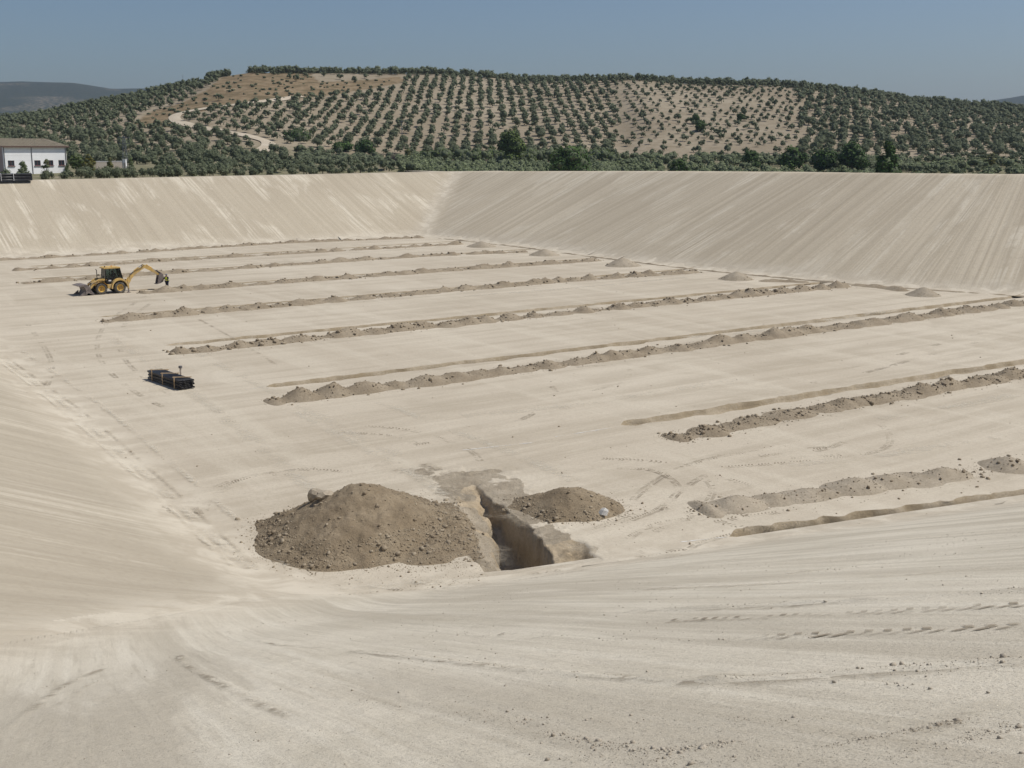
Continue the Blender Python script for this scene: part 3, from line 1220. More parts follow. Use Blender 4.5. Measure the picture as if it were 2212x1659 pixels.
def cone(X, Y, c, h, ra, rb, ang, seed, top=0.12, irr=0.16, rough=0.05, pw=2.0):
    ca, sa = math.cos(ang), math.sin(ang)
    u = (X - c[0]) * ca + (Y - c[1]) * sa
    v = -(X - c[0]) * sa + (Y - c[1]) * ca
    th = np.arctan2(v / rb, u / ra)
    q = (np.abs(u / ra) ** pw + np.abs(v / rb) ** pw + 1e-9) ** (1 / pw)
    q = q * (1 + irr * fbm(np.cos(th) * 1.3 + 5, np.sin(th) * 1.3, seed, 3))
    z = h * (1 - (np.sqrt(q * q + top * top) - top) / (math.sqrt(1 + top * top) - top))
    return z + np.clip(z / 0.2, 0, 1) * rough * fbm(X * 2.2, Y * 2.2, seed + 3, 4)


bigc = np.array([-7.0, 47.3])


def big_prof(X, Y):
    a = cone(X, Y, bigc + np.array([0.25, 0.0]), 2.2, 4.5, 5.3, R(165), 901, 0.06, 0.16, 0.16, 1.6)
    b = cone(X, Y, bigc + np.array([2.9, 0.8]), 0.62, 3.4, 3.4, 0.2, 911, 0.25, 0.3, 0.16)
    c = cone(X, Y, bigc + np.array([3.3, -1.2]), 0.42, 2.7, 2.6, 0.1, 921, 0.3, 0.3, 0.14)
    d = cone(X, Y, bigc + np.array([-1.7, 0.9]), 0.95, 2.1, 1.8, 0.4, 925, 0.3, 0.3, 0.16)
    e = cone(X, Y, bigc + np.array([-2.5, 0.65]), 0.85, 2.1, 1.7, R(165), 927, 0.2, 0.3, 0.16)
    z = np.maximum(np.maximum(np.maximum(a, b), np.maximum(c, d)), e)
    # keep clear of the cut
    rel = (X - cutA[0]) * cn[0] + (Y - cutA[1]) * cn[1]
    return np.where(rel > -1.7, z - 0.8 * (rel + 1.7), z)


make_heap('soil_heap', 'largest brown soil heap, left of the deep trench', big_prof,
          (bigc[0] - 6.5, bigc[0] + 7.0, bigc[1] - 7, bigc[1] + 7), 0.085, M['spoil'], 14000, 0.031, 930)
smc = gp(1237, 1098)
make_heap('soil_heap', 'smaller brown soil heap with a white scrap, right of the deep trench',
          lambda X, Y: np.maximum(cone(X, Y, smc, 1.0, 2.5, 2.1, 0.1, 941, 0.2, 0.2, 0.10), cone(X, Y, smc + np.array([-1.6, 0.7]), 0.45, 1.4, 1.2, 0, 945, 0.3, 0.3, 0.1)),
          (smc[0] - 3.8, smc[0] + 3.6, smc[1] - 3.2, smc[1] + 3.4), 0.08, M['spoil'], 2800, 0.034, 950)
for i, (x, y, h, r_, lab) in enumerate([
        (1040, 533, 0.95, 2.6, 'small cone of soil nearest the far corner of the pit'),
        (1176, 551, 1.0, 2.6, 'second cone of soil along the foot of the far right bank'),
        (1344, 574, 1.15, 2.6, 'third cone of soil along the foot of the far right bank'),
        (1590, 603, 1.0, 2.3, 'fourth cone of soil along the foot of the far right bank'),
        (1995, 638, 0.95, 2.0, 'fifth cone of soil, farthest right below the far right bank')]):
    c_ = gp(x, y)
    make_heap('soil_heap', lab, lambda X, Y, c_=c_, h=h, r_=r_, i=i: cone(X, Y, c_, h, r_, r_ * 0.95, 0, 960 + i, 0.15, 0.15, 0.06),
              (c_[0] - r_ * 1.3, c_[0] + r_ * 1.3, c_[1] - r_ * 1.3, c_[1] + r_ * 1.3), 0.22, M['spoil_dry'], 120, 0.05, 970 + i, 'cone heaps along the far right toe')


def mini_ridge(pts, h, hw, lab, seed):
    line, st = resample(np.asarray(pts), 0.4)
    t = np.gradient(line, axis=0)
    t /= np.linalg.norm(t, axis=1)[:, None]
    n = np.stack([-t[:, 1], t[:, 0]], 1)
    c = np.linspace(-1.3, 1.3, 11) * hw
    Sg, Cg = np.meshgrid(st, c, indexing='ij')
    Z = h * (0.7 + 0.9 * fbm(Sg / 1.6, Cg * 0, seed, 3)) * (1 - (np.abs(Cg) / hw) ** 1.3) + 0.1 * fbm(Sg * 1.4, Cg * 1.4, seed + 2, 3)
    e = np.minimum(1, np.minimum(Sg, st[-1] - Sg) / 1.0)
    Z = np.maximum(Z * e - 0.1 * (1 - e), -0.1)
    base = np.array([line[0, 0], line[0, 1], 0.0])
    X = line[:, None, 0] + n[:, None, 0] * Cg
    Y = line[:, None, 1] + n[:, None, 1] * Cg
    V = np.stack([X, Y, Z + zf(X, Y)], -1).reshape(-1, 3) - base
    F = grid_faces(*Z.shape)
    o = link('spoil_ridge', mesh_np('spoil_ridge', V, F, None, True, [M['ridge']]), None, base)
    tag(o, lab, 'spoil ridge', 'spoil ridges along the drain trenches')


mini_ridge([gp(1632, 607), gp(1700, 608), gp(1752, 611)], 0.45, 1.0, 'short spoil ridge trailing off the fourth soil cone', 981)
mini_ridge([gp(1835, 615), gp(1900, 620), gp(1960, 630)], 0.5, 1.1, 'short spoil ridge leading to the fifth soil cone', 985)
# perimeter gutter: a low dark windrow along the foot of the far right bank
_pp = PERIM[(PERIM[:, 0] > cornerFLR[0] + 1)]
mini_ridge(_pp, 0.16, 0.4, 'thin dark windrow along the foot of the far right bank', 989)

# boulder on the shoulder of the big heap, white scrap on the small heap
def on_heap(dx, dy):
    for z in np.linspace(2.3, 0.0, 120):
        p = gp(dx, dy, z)
        if float(big_prof(p[:1], p[1:])[0]) >= z:
            return p, z
    return p, 0.0


for k, (dx, dy, rad, lab, seed_) in enumerate([
        (681, 1078, (0.34, 0.30, 0.36), 'pale upright boulder on the left shoulder of the largest heap', 4),
        (703, 1075, (0.46, 0.28, 0.24), 'flat pale rock lying against the upright boulder on the largest heap', 9)]):
    p_, z_ = on_heap(dx, dy)
    bd = B().blob((0, 0, 0), rad, 2, 0.34, seed_)
    bo = bd.build('boulder', M['spoil_dry'], None, False, (p_[0], p_[1], z_ + rad[2] * 0.45))
    bo.rotation_euler = (0.2, 0.15, 0.6 * k)
    tag(bo, lab, 'boulder')

M['white_scrap'] = mat_plain('white_plastic', (0.78, 0.77, 0.74), 0.5, 0.06)
wp = gp(1303, 1105, 0.3)
wz = float(cone(np.array([wp[0]]), np.array([wp[1]]), smc, 1.0, 2.5, 2.1, 0.1, 941, 0.2, 0.2, 0.10)[0])
b_ = B().sheet([[(-0.22, -0.12, 0.02), (0.0, -0.15, 0.07), (0.24, -0.08, 0.0)], [(-0.20, 0.10, 0.05), (0.02, 0.08, 0.13), (0.22, 0.12, 0.04)], [(-0.15, 0.24, 0.03), (0.0, 0.26, 0.08), (0.18, 0.22, 0.03)]])
bmesh.ops.solidify(b_.bm, geom=b_.bm.faces[:], thickness=0.03)
ws = b_.build('plastic_scrap', M['white_scrap'], None, False, (wp[0], wp[1], max(wz, 0) + 0.10), (R(38), 0.1, -0.6))
tag(ws, 'white crumpled scrap lying on the smaller soil heap', 'scrap')

# ------------------------------------------------------------------ wheel tracks pressed into the ground


def mat_mark(name, col, amount, edge=0.9):
    """thin film of dust or moisture lying on the ground: fades at its edges (UV.x across, UV.y along in metres)"""
    t = NT(name)
    t.b.inputs['Specular IOR Level'].default_value = 0.05
    uvn = t.new('ShaderNodeTexCoord').outputs['UV']
    sep = t.new('ShaderNodeSeparateXYZ')
    t.l.new(uvn, sep.inputs['Vector'])
    across = t.ramp(t.math('ABSOLUTE', t.math('SUBTRACT', sep.outputs['X'], 0.5)), 0.5 - 0.5 * edge, 0.5, 1, 0)
    vo = t.coord('Position')
    brk = t.ramp(t.noise(vo, 0.35, 4, 0.6), 0.40, 0.62)
    fine = t.ramp(t.noise(vo, 3.5, 5, 0.7), 0.30, 0.65)
    f = t.math('MULTIPLY', t.math('MULTIPLY', across, brk), t.math('MULTIPLY', fine, amount))
    t.done(col, 1.0)
    tr = t.new('ShaderNodeBsdfTransparent')
    mx = t.new('ShaderNodeMixShader')
    t.l.new(f, mx.inputs['Fac'])
    t.l.new(tr.outputs['BSDF'], mx.inputs[1])
    t.l.new(t.b.outputs['BSDF'], mx.inputs[2])
    t.l.new(mx.outputs['Shader'], t.n['Material Output'].inputs['Surface'])
    return t.m


M['track_dark'] = mat_mark('pressed_track_earth', (0.345, 0.295, 0.222), 0.62)
M['track_lug'] = mat_mark('pressed_lug_earth', (0.30, 0.252, 0.186), 1.0)
M['track_pale'] = mat_mark('polished_track_earth', (0.63, 0.575, 0.47), 0.65)
M['chalk'] = mat_mark('chalk_line', (0.78, 0.77, 0.73), 1.5, 0.3)


def curve_pts(pts, step):
    """Catmull-Rom through pts"""
    p = [2 * pts[0] - pts[1]] + list(pts) + [2 * pts[-1] - pts[-2]]
    out = []
    for i in range(1, len(p) - 2):
        for t in np.linspace(0, 1, 12, endpoint=False):
            a, b, c, d = p[i - 1], p[i], p[i + 1], p[i + 2]
            out.append(0.5 * ((2 * b) + (-a + c) * t + (2 * a - 5 * b + 4 * c - d) * t * t + (-a + 3 * b - 3 * c + d) * t ** 3))
    out.append(p[-2])
    return resample(np.array(out), step)


def surf(x, y):
    """top of the pit surface"""
    p = np.stack([x, y], -1)
    zN = SN * line_d(p, toeN[1], toeN[2])
    return np.maximum(bank_z(x, y), zN)


def track(parent, pts, width, mat, lugs=True, gauge=0.0, seed=0, fill=0.75, z0=0.008, zfun=None):
    g = np.random.default_rng(seed)
    line, st = curve_pts([np.asarray(q, float) for q in pts], 0.19 if lugs else 0.35)
    t = np.gradient(line, axis=0)
    t /= np.linalg.norm(t, axis=1)[:, None]
    n = np.stack([-t[:, 1], t[:, 0]], 1)
    V = []
    F = []
    UVs = []
    for side in ([-1, 1] if gauge else [0]):
        cpt = line + n * side * gauge / 2
        patch = vnoise(st / 2.3, st * 0 + side * 7, seed)
        if lugs:
            for i in range(len(cpt)):
                if patch[i] < -0.5 + (1 - fill):
                    continue
                for hs in (-1, 1):
                    if g.random() < 0.15:
                        continue
                    a = cpt[i] + n[i] * hs * width * 0.05
                    b = cpt[i] + n[i] * hs * width * 0.5 - t[i] * 0.10
                    w = t[i] * 0.045
                    k = len(V)
                    V += [a - w, a + w, b + w, b - w]
                    UVs += [(0.5, st[i])] * 4
                    F.append((k, k + 1, k + 2, k + 3))
        else:
            for i in range(len(cpt) - 1):
                j1 = 1 + 0.5 * vnoise(st[i] / 0.7, side + 3.0, seed + 5)
                j2 = 1 + 0.5 * vnoise(st[i + 1] / 0.7, side + 3.0, seed + 5)
                k = len(V)
                V += [cpt[i] - n[i] * width / 2 * j1, cpt[i] + n[i] * width / 2 * j1, cpt[i + 1] + n[i + 1] * width / 2 * j2, cpt[i + 1] - n[i + 1] * width / 2 * j2]
                UVs += [(0, st[i]), (1, st[i]), (1, st[i + 1]), (0, st[i + 1])]
                F.append((k, k + 1, k + 2, k + 3))
    if not V:
        return
    V = np.array(V)
    z = zf(V[:, 0], V[:, 1]) if zfun is None else zfun(V[:, 0], V[:, 1])
    o = link('wheel_track', mesh_np('wheel_track', np.c_[V, z + z0], np.array(F), np.array(UVs), False, [mat]), parent)
    tag(o, kind='stuff')


for i, (q, gauge, m, lug, fill, w) in enumerate([
        ([(1830, 890), (1905, 920), (1920, 960), (1850, 985), (1700, 1000), (1560, 1010)], 0, 'track_dark', True, .7, .45),
        ([(1790, 893), (1830, 920), (1830, 950), (1760, 975), (1640, 985)], 0, 'track_dark', True, .6, .45),
        ([(1560, 1030), (1650, 1060), (1690, 1075), (1650, 1100), (1560, 1110)], 0, 'track_dark', True, .75, .45),
        ([(1500, 1030), (1560, 1070), (1560, 1090), (1480, 1110)], 0, 'track_dark', True, .6, .45),
        ([(1630, 1130), (1500, 1110), (1400, 1120), (1330, 1150), (1290, 1190)], 1.7, 'track_dark', True, .7, .42),
        ([(1700, 1120), (1600, 1135), (1480, 1165), (1420, 1210)], 1.7, 'track_dark', True, .55, .42),
        ([(430, 690), (520, 740), (600, 790)], 0, 'track_dark', False, .6, .5),
        ([(2150, 720), (2000, 760), (1850, 800), (1700, 830)], 1.8, 'track_dark', True, .35, .45),
        ([(0, 775), (150, 885), (300, 1015), (450, 1155), (540, 1240)], 0, 'track_pale', False, .8, .8),
        ([(60, 700), (110, 780), (90, 850), (40, 870)], 0, 'track_dark', True, .7, .45),
        ([(420, 1085), (520, 1035), (640, 1015), (760, 1020)], 0, 'track_dark', True, .7, .42),
        ([(1240, 850), (1330, 830), (1360, 800), (1300, 790), (1180, 800)], 0, 'track_dark', True, .6, .45),
        ([(2080, 960), (2160, 1000), (2120, 1030), (1980, 1040)], 0, 'track_dark', True, .6, .42),
        ([(700, 1300), (820, 1270), (960, 1265), (1100, 1270), (1300, 1245), (1500, 1205)], 1.7, 'track_dark', True, .7, .42),
        ([(560, 960), (700, 930), (860, 935), (980, 975), (1010, 1010)], 1.7, 'track_dark', True, .6, .42),
        ([(1380, 1120), (1430, 1060), (1520, 1010), (1640, 985), (1800, 975)], 1.7, 'track_dark', True, .6, .42),
        ([(50, 760), (210, 870), (370, 1000), (520, 1130), (620, 1225)], 0, 'track_pale', False, .7, .6),
        ([(0, 790), (130, 890), (270, 1015), (410, 1150), (500, 1240)], 0, 'track_pale', False, .7, .5),
        ([(0, 765), (165, 880), (320, 1010), (470, 1150), (560, 1240)], 0, 'track_dark', False, .7, .4),
        ([(330, 640), (250, 700), (240, 770), (330, 850), (470, 900), (640, 905)], 1.8, 'track_dark', True, .5, .42),
        ([(700, 1010), (560, 1020), (440, 1060), (400, 1110), (440, 1160)], 1.7, 'track_dark', True, .7, .42),
        ([(1300, 1000), (1430, 1010), (1500, 1050), (1470, 1100), (1380, 1140)], 1.7, 'track_dark', True, .7, .42),
        ([(430, 1110), (420, 1085), (470, 1050), (560, 1025), (680, 1010)], 0, 'track_dark', True, .7, .42),
        ([(900, 960), (1020, 940), (1130, 905), (1200, 860), (1190, 830)], 0, 'track_dark', True, .45, .42)]):
    track(floor_o, [gp(*a) for a in q], w, M['track_lug' if lug and m == 'track_dark' else m], lug, gauge, 40 + i, fill, 0.006 + 0.0035 * (i % 4) + (0.05 if q[0][0] in (0, 50) else 0))
for i, (q, w, m) in enumerate([
        ([(815, 1003), (880, 1010), (940, 1030), (1000, 1070), (1030, 1120)], 2.6, 'track_dark'),
        ([(860, 1000), (930, 1012), (990, 1030)], 1.6, 'track_dark'),
        ([(930, 1090), (990, 1130), (1040, 1180), (1075, 1225)], 2.4, 'track_dark'),
        ([(1100, 1110), (1150, 1140), (1210, 1160), (1270, 1170)], 2.0, 'track_dark'),
        ([(1200, 1170), (1250, 1185), (1290, 1190)], 1.6, 'track_dark'),
        ([(620, 1190), (700, 1225), (800, 1255), (900, 1262), (1000, 1250)], 1.6, 'track_pale'),
        ([(700, 1290), (800, 1275), (900, 1275), (1050, 1262)], 1.4, 'track_pale'),
        ([(1000, 900), (1200, 880), (1400, 850), (1600, 820)], 1.6, 'track_pale'),
        ([(1000, 640), (1200, 625), (1400, 607), (1500, 598)], 1.8, 'track_pale'),
        ([(640, 890), (760, 955), (880, 1018), (960, 1070)], 1.1, 'track_pale'),
        ([(820, 868), (980, 930), (1130, 988), (1240, 1040)], 1.2, 'track_pale'),
        ([(380, 740), (560, 832), (700, 905), (860, 985)], 1.3, 'track_pale'),
        ([(240, 730), (420, 852), (560, 962), (680, 1062)], 1.3, 'track_pale'),
        ([(1450, 730), (1600, 720), (1800, 690), (2000, 660)], 2.0, 'track_pale'),
        ([(1900, 905), (2000, 890), (2212, 850)], 1.6, 'track_pale'),
        ([(1700, 1005), (1900, 985), (2212, 935)], 1.4, 'track_pale')]):
    track(floor_o, [gp(*a) for a in q], w, M[m], False, 0, 140 + i, 1, 0.004 + 0.0015 * i)
for i, (a, b) in enumerate([((1200, 944), (1336, 922)), ((1000, 973), (1150, 957)), ((1470, 1172), (1570, 1162)), ((530, 842), (574, 836))]):
    track(floor_o, [gp(*a), (gp(*a) + gp(*b)) / 2, gp(*b)], 0.09, M['chalk'], False, 0, 80 + i, .8, 0.02)

def floor_stones():
    g = np.random.default_rng(515)
    n = 5200
    r = 42 + 95 * g.random(n) ** 1.4
    a = g.uniform(R(62), R(117), n)
    q = np.stack([r * np.cos(a), r * np.sin(a)], 1)
    ok = (bank_z(q[:, 0], q[:, 1]) < 0.02) & (g.random(n) < np.clip(0.25 + 1.3 * fbm(q[:, 0] / 5, q[:, 1] / 5, 517, 3), 0.05, 1))
    for ol in outlines:
        ok &= ~inside_poly(q[:, 0], q[:, 1], ol)
    q = q[ok]
    sz = np.clip(0.012 + 0.014 * g.pareto(2.4, len(q)), 0.01, 0.075)
    V, F = rock_batch(np.c_[q, zf(q[:, 0], q[:, 1]) + sz * 0.2], sz, 518)
    o = link('scattered_clods', mesh_np('scattered_clods', V, F, None, False, [M['clod']]), floor_o)
    tag(o, kind='stuff')


floor_stones()
near_o = bpy.data.objects['near_bank']
nz = lambda x, y: near_surface(x, y)[0]
for i, (q, w, m, lug) in enumerate([
        ([(1060, 1370), (1200, 1373), (1400, 1380), (1620, 1377)], 0.40, 'track_lug', True),
        ([(1650, 1374), (1850, 1367), (2050, 1360), (2250, 1350)], 0.40, 'track_lug', True),
        ([(1450, 1340), (1700, 1332), (1950, 1322), (2230, 1310)], 0.40, 'track_lug', True),
        ([(2260, 1278), (2000, 1294), (1750, 1307), (1400, 1320)], 0.9, 'track_dark', False),
        ([(760, 1406), (950, 1424), (1200, 1450), (1440, 1466)], 0.35, 'track_dark', False),
        ([(1480, 1468), (1700, 1463), (1900, 1451), (2200, 1430)], 0.8, 'track_dark', False),
        ([(390, 1415), (392, 1432), (450, 1470), (540, 1514), (620, 1555)], 0.22, 'track_dark', False),
        ([(560, 1382), (585, 1393), (650, 1400), (720, 1402)], 0.22, 'track_dark', False),
        ([(-20, 1600), (70, 1535), (140, 1482), (220, 1450)], 0.30, 'track_dark', False),
        ([(60, 1580), (130, 1520), (200, 1475)], 0.18, 'track_pale', False),
        ([(1700, 1240), (1900, 1215), (2250, 1180)], 0.7, 'track_pale', False),
        ([(1400, 1275), (1700, 1262), (2250, 1222)], 0.7, 'track_pale', False),
        ([(1900, 1600), (2050, 1545), (2220, 1500)], 0.5, 'track_pale', False),
        ([(1150, 1590), (1300, 1625), (1450, 1640), (1600, 1612)], 0.35, 'track_dark', False),
        ([(1780, 1618), (1930, 1592), (2080, 1562)], 0.22, 'track_dark', False)]):
    track(near_o, [gpn(*a) for a in q], w, M[m], lug, 0, 240 + i, 0.8, 0.012, nz)

# ------------------------------------------------------------------ the country round the pit
SKY_X = [-900, -400, 0, 100, 201, 336, 420, 470, 544, 743, 945, 1045, 1146, 1281, 1365, 1486, 1670, 1738, 1872, 1973, 2141, 2212, 2600, 3100]
SKY_Y = [300, 285, 262, 246, 226, 202, 180, 166, 154, 153, 153, 158.5, 168.5, 167, 165, 175, 180, 187, 202, 219, 231, 239, 255, 275]
FAR_X = [-900, 0, 60, 170, 250, 330, 440, 700, 1500, 2000, 2100, 2150, 2212, 2500, 3100]
FAR_Y = [215, 198, 195, 197, 206, 203, 200, 225, 240, 246, 235, 229, 224, 215, 225]
HOR = 150 / S


def col_of(x, y):
    """picture column (wide photo units) of a bearing; beyond the sides it just goes on"""
    a = np.arctan2(np.asarray(x, float), np.asarray(y, float))
    a = np.clip(a, -1.1, 1.1)
    return (512 + 1148 * np.tan(a)) / S


def terrain_z(x, y):
    x = np.asarray(x, float)
    y = np.asarray(y, float)
    r = np.hypot(x, y)
    q = col_of(x, y)
    wl_ = sst(1000, 820, q)
    left = 10.6 + 2.2 * sst(235, 330, r)
    right = 8.6 + 4.9 * sst(255, 385, r)
    plain = left * wl_ + right * (1 - wl_)
    rb = 335 + 45 * sst(500, 1000, q)
    rc = 610.0 - 40 * sst(700, 0, q) + 20 * sst(1500, 2100, q)
    zc = EYE + rc * (HOR - (np.interp(q, SKY_X, SKY_Y) + 13)) * S / 1148
    t = np.clip((r - rb) / (rc - rb), 0, 1)
    g = 0.62 * t + 0.38 * sst(0, 1, t)
    und = 2.2 * fbm(x / 90, y / 90, 300, 3) * np.sin(np.pi * t) ** 0.7
    gul = -3.2 * np.exp(-((q - (1330 + (r - 450) * -0.25)) / 55) ** 2) * np.sin(np.pi * t)
    hill = plain + (zc - plain) * g + und + gul
    back = np.maximum(0, r - rc)
    hill = np.where(back > 0, zc - np.minimum(back, 90) * 0.03 - (zc - 6) * sst(60, 900, back), hill)
    zfar = EYE + 4600 * (HOR - np.interp(q, FAR_X, FAR_Y)) * S / 1148
    far = (zfar - 4) * sst(2300, 4600, r) * (1 - 0.55 * sst(4700, 7000, r))
    far = far + 26 * fbm(x / 700, y / 700, 320, 3) * sst(2300, 3500, r) * sst(5200, 4300, r)
    z = hill + far
    # behind and beside the camera: rolling open land
    side = sst(0.75, 1.0, np.abs(np.arctan2(x, y)))
    roll = 11 + 6 * fbm(x / 260, y / 260, 340, 3) * sst(60, 300, r)
    return z * (1 - side) + roll * side


def rim_out(x, y):
    """> 0 outside the shoulder of the pit"""
    p = np.stack([np.asarray(x, float), np.asarray(y, float)], -1)
    dFL = line_d(p, toeFL[1], toeFL[2])
    dL_ = line_d(p, toeL[1], toeL[2])
    dN_ = line_d(p, toeN[1], toeN[2])
    dFR = fr_d(p)
    a = SL * dFL - RIM['FL'](p[..., 0], p[..., 1])
    b = SL * dL_ - RIM['L'](p[..., 0], p[..., 1])
    c = SN * dN_ - RIM['N'](p[..., 0], p[..., 1])
    d = SL * dFR - RIM['FR'](p[..., 0], p[..., 1])
    return np.maximum(np.maximum(a, b), np.maximum(c, d)) / SL


def mat_terrain():
    t = NT('orchard_ground')
    t.b.inputs['Specular IOR Level'].default_value = 0.05
    vo = t.coord('Position')
    at = t.new('ShaderNodeAttribute', attribute_name='mask')
    sep = t.new('ShaderNodeSeparateColor')
    t.l.new(at.outputs['Color'], sep.inputs['Color'])
    n1 = t.noise(vo, 0.02, 5, 0.6)
    n2 = t.noise(vo, 0.25, 6, 0.65)
    n3 = t.noise(vo, 1.6, 4, 0.7)
    soil = t.mix(t.ramp(n1, 0.35, 0.65), (0.275, 0.230, 0.166), (0.345, 0.295, 0.218))
    soil = t.mix(t.ramp(n2, 0.42, 0.70, 0, 0.6), soil, (0.235, 0.185, 0.125))
    soil = t.mix(t.ramp(n3, 0.5, 0.75, 0, 0.3), soil, (0.19, 0.165, 0.105))
    grass = t.mix(t.ramp(n2, 0.35, 0.65), (0.185, 0.135, 0.080), (0.27, 0.205, 0.130))
    grass = t.mix(t.ramp(n3, 0.5, 0.72, 0, 0.55), grass, (0.12, 0.105, 0.055))
    n12 = t.noise(vo, 0.11, 6, 0.7)
    grass = t.mix(t.ramp(n12, 0.46, 0.66, 0, 0.7), grass, (0.105, 0.088, 0.048))
    grass = t.mix(t.ramp(n12, 0.42, 0.32, 0, 0.5), grass, (0.34, 0.275, 0.185))
    soil = t.mix(t.ramp(n12, 0.50, 0.68, 0, 0.5), soil, (0.20, 0.168, 0.115))
    c = t.mix(sep.outputs['Red'], soil, grass)
    green = t.mix(t.ramp(n3, 0.35, 0.7), (0.115, 0.125, 0.065), (0.19, 0.18, 0.105))
    c = t.mix(t.math('MULTIPLY', sep.outputs['Green'], t.ramp(n2, 0.3, 0.55)), c, green)
    # far country: orchards as rows of dots on tan earth
    vv = t.new('ShaderNodeTexVoronoi')
    vv.inputs['Scale'].default_value = 0.075
    vv.inputs['Randomness'].default_value = 0.45
    t.l.new(t.coord('Position', (1, 1, 0.0)), vv.inputs['Vector'])
    dots = t.ramp(vv.outputs['Distance'], 0.38, 0.62, 1, 0)
    fld = t.ramp(t.noise(t.coord('Position', (1, 0.6, 0)), 0.0042, 3, 0.5), 0.34, 0.46)
    fc = t.mix(t.math('MAXIMUM', dots, t.math('MULTIPLY', fld, 0.85)), (0.17, 0.145, 0.105), (0.030, 0.040, 0.028))
    c = t.mix(sep.outputs['Blue'], c, fc)
    nb = t.bump(n3, 0.5, 0.3)
    return t.done(c, 1.0, nb)


M['terrain'] = mat_terrain()


def in_polygon(px, py, poly):
    return inside_poly(np.asarray(px, float).ravel(), np.asarray(py, float).ravel(), np.asarray(poly, float)).reshape(np.shape(px))


BROWN = [(285, 268), (330, 240), (395, 222), (450, 192), (478, 168), (545, 150), (660, 150), (690, 178), (800, 172), (860, 165), (880, 176), (800, 192), (700, 208), (600, 216), (520, 226), (450, 238), (390, 250), (372, 262), (380, 275), (330, 275)]


def make_terrain():
    azs = np.r_[np.linspace(-180, -64, 40), np.linspace(-62, -31, 40), np.arange(-30.5, 30.6, 0.16), np.linspace(31, 62, 40), np.linspace(64, 180, 40)]
    rs = np.r_[np.arange(30, 150, 6.0), np.arange(150, 720, 2.6), 720 * np.exp(np.linspace(0.01, math.log(9000 / 720), 75))]
    A, Rr = np.meshgrid(np.radians(azs), rs, indexing='ij')
    X = Rr * np.sin(A)
    Y = Rr * np.cos(A)
    q = rim_out(X, Y)
    T = terrain_z(X, Y)
    rimz = np.interp(X, [-100, -18, 20, 72, 110], [11.0, 11.4, 12.0, 12.8, 13.3])
    rimz = np.where(Y < 100, 14.6, rimz)
    near = sst(26, 6, q)
    leftside = sst(20, -30, X)
    Zn = T
    Z = np.where(q < 2.0, -8.0, np.minimum(Zn + near * (rimz - 0.25 - Zn) * leftside, np.where(q < 30, rimz - 0.25, 1e6)))
    V = np.stack([X, Y, Z], -1).reshape(-1, 3)
    F = grid_faces(*Z.shape)[:, ::-1]
    F = F[(q.ravel()[F] > 0.4).any(1)]
    px, py = pix(X, Y, np.maximum(Z, 0))
    front = np.abs(A) < 0.9
    red = np.where(front, in_polygon(px, py, BROWN), 0).astype(float)
    # verge of dry grass behind the far left rim
    red = np.maximum(red, sst(13, 5, q) * (q > 2) * 0.8)
    green = sst(395, 350, Rr) * sst(12, 22, q) * 0.8
    green = np.maximum(green, 0.25 * (np.abs(A) > 0.7))
    blue = sst(700, 1500, Rr)
    col = np.stack([red, green, blue], -1).reshape(-1, 3)
    used = np.unique(F)
    mp = -np.ones(len(V), int)
    mp[used] = np.arange(len(used))
    o = link('ground', mesh_np('ground', V[used], mp[F], None, True, [M['terrain']], None, col[used]))
    tag(o, kind='structure')


make_terrain()


def ground_z(x, y):
    x = np.asarray(x, float)
    y = np.asarray(y, float)
    q = rim_out(x, y)
    T = terrain_z(x, y)
    rimz = np.interp(x, [-100, -18, 20, 72, 110], [11.0, 11.4, 12.0, 12.8, 13.3])
    return np.minimum(T + sst(26, 6, q) * (rimz - 0.25 - T) * sst(20, -30, x), np.where(q < 30, rimz - 0.25, 1e6))


def on_ground(dx, dy, r0=215, r1=660):
    """first point of the country along the sight line surveyed at (dx, dy)"""
    xx = dx * S - 512
    yy = 384 - dy * S
    d = np.array([xx, FOC * cp + yy * sp, -FOC * sp + yy * cp])
    d /= math.hypot(d[0], d[1])
    t = np.arange(r0, r1, 0.5)
    X, Y, Z = d[0] * t, d[1] * t, EYE + d[2] * t
    ok = np.where(Z <= ground_z(X, Y))[0]
    k = ok[0] if len(ok) else len(t) - 1
    return np.array([X[k], Y[k], float(ground_z(X[k], Y[k]))])


# ------------------------------------------------------------------ farm track winding up the hill
M['road'] = mat_dirt('farm_track_dust', (0.47, 0.40, 0.30), (0.56, 0.49, 0.385), 0.6, 0.2)
ROAD = [(560, 330), (583, 318), (575, 306), (545, 298), (500, 288), (455, 281), (410, 272), (382, 263), (376, 254), (392, 244), (440, 236), (500, 229), (580, 219), (650, 209)]


def make_road():
    p3 = [on_ground(a, b) for a, b in ROAD]
    line, st = curve_pts([q[:2] for q in p3], 3.0)
    line = smooth_line(line, 4)
    t = np.gradient(line, axis=0)
    t /= np.linalg.norm(t, axis=1)[:, None]
    n = np.stack([-t[:, 1], t[:, 0]], 1)
    w = 2.3 + 0.8 * vnoise(st / 9, st * 0, 5)
    rows = []
    for c in (-1, -0.5, 0, 0.5, 1):
        x = line[:, 0] + n[:, 0] * w * c
        y = line[:, 1] + n[:, 1] * w * c
        rows.append(np.stack([x, y, ground_z(x, y) + 0.45 - 0.15 * abs(c)], -1))
    G = np.stack(rows, 1)
    o = link('farm_track', mesh_np('farm_track', G.reshape(-1, 3), grid_faces(*G.shape[:2]), None, True, [M['road']]))
    tag(o, kind='structure')
    return line


road_line = make_road()

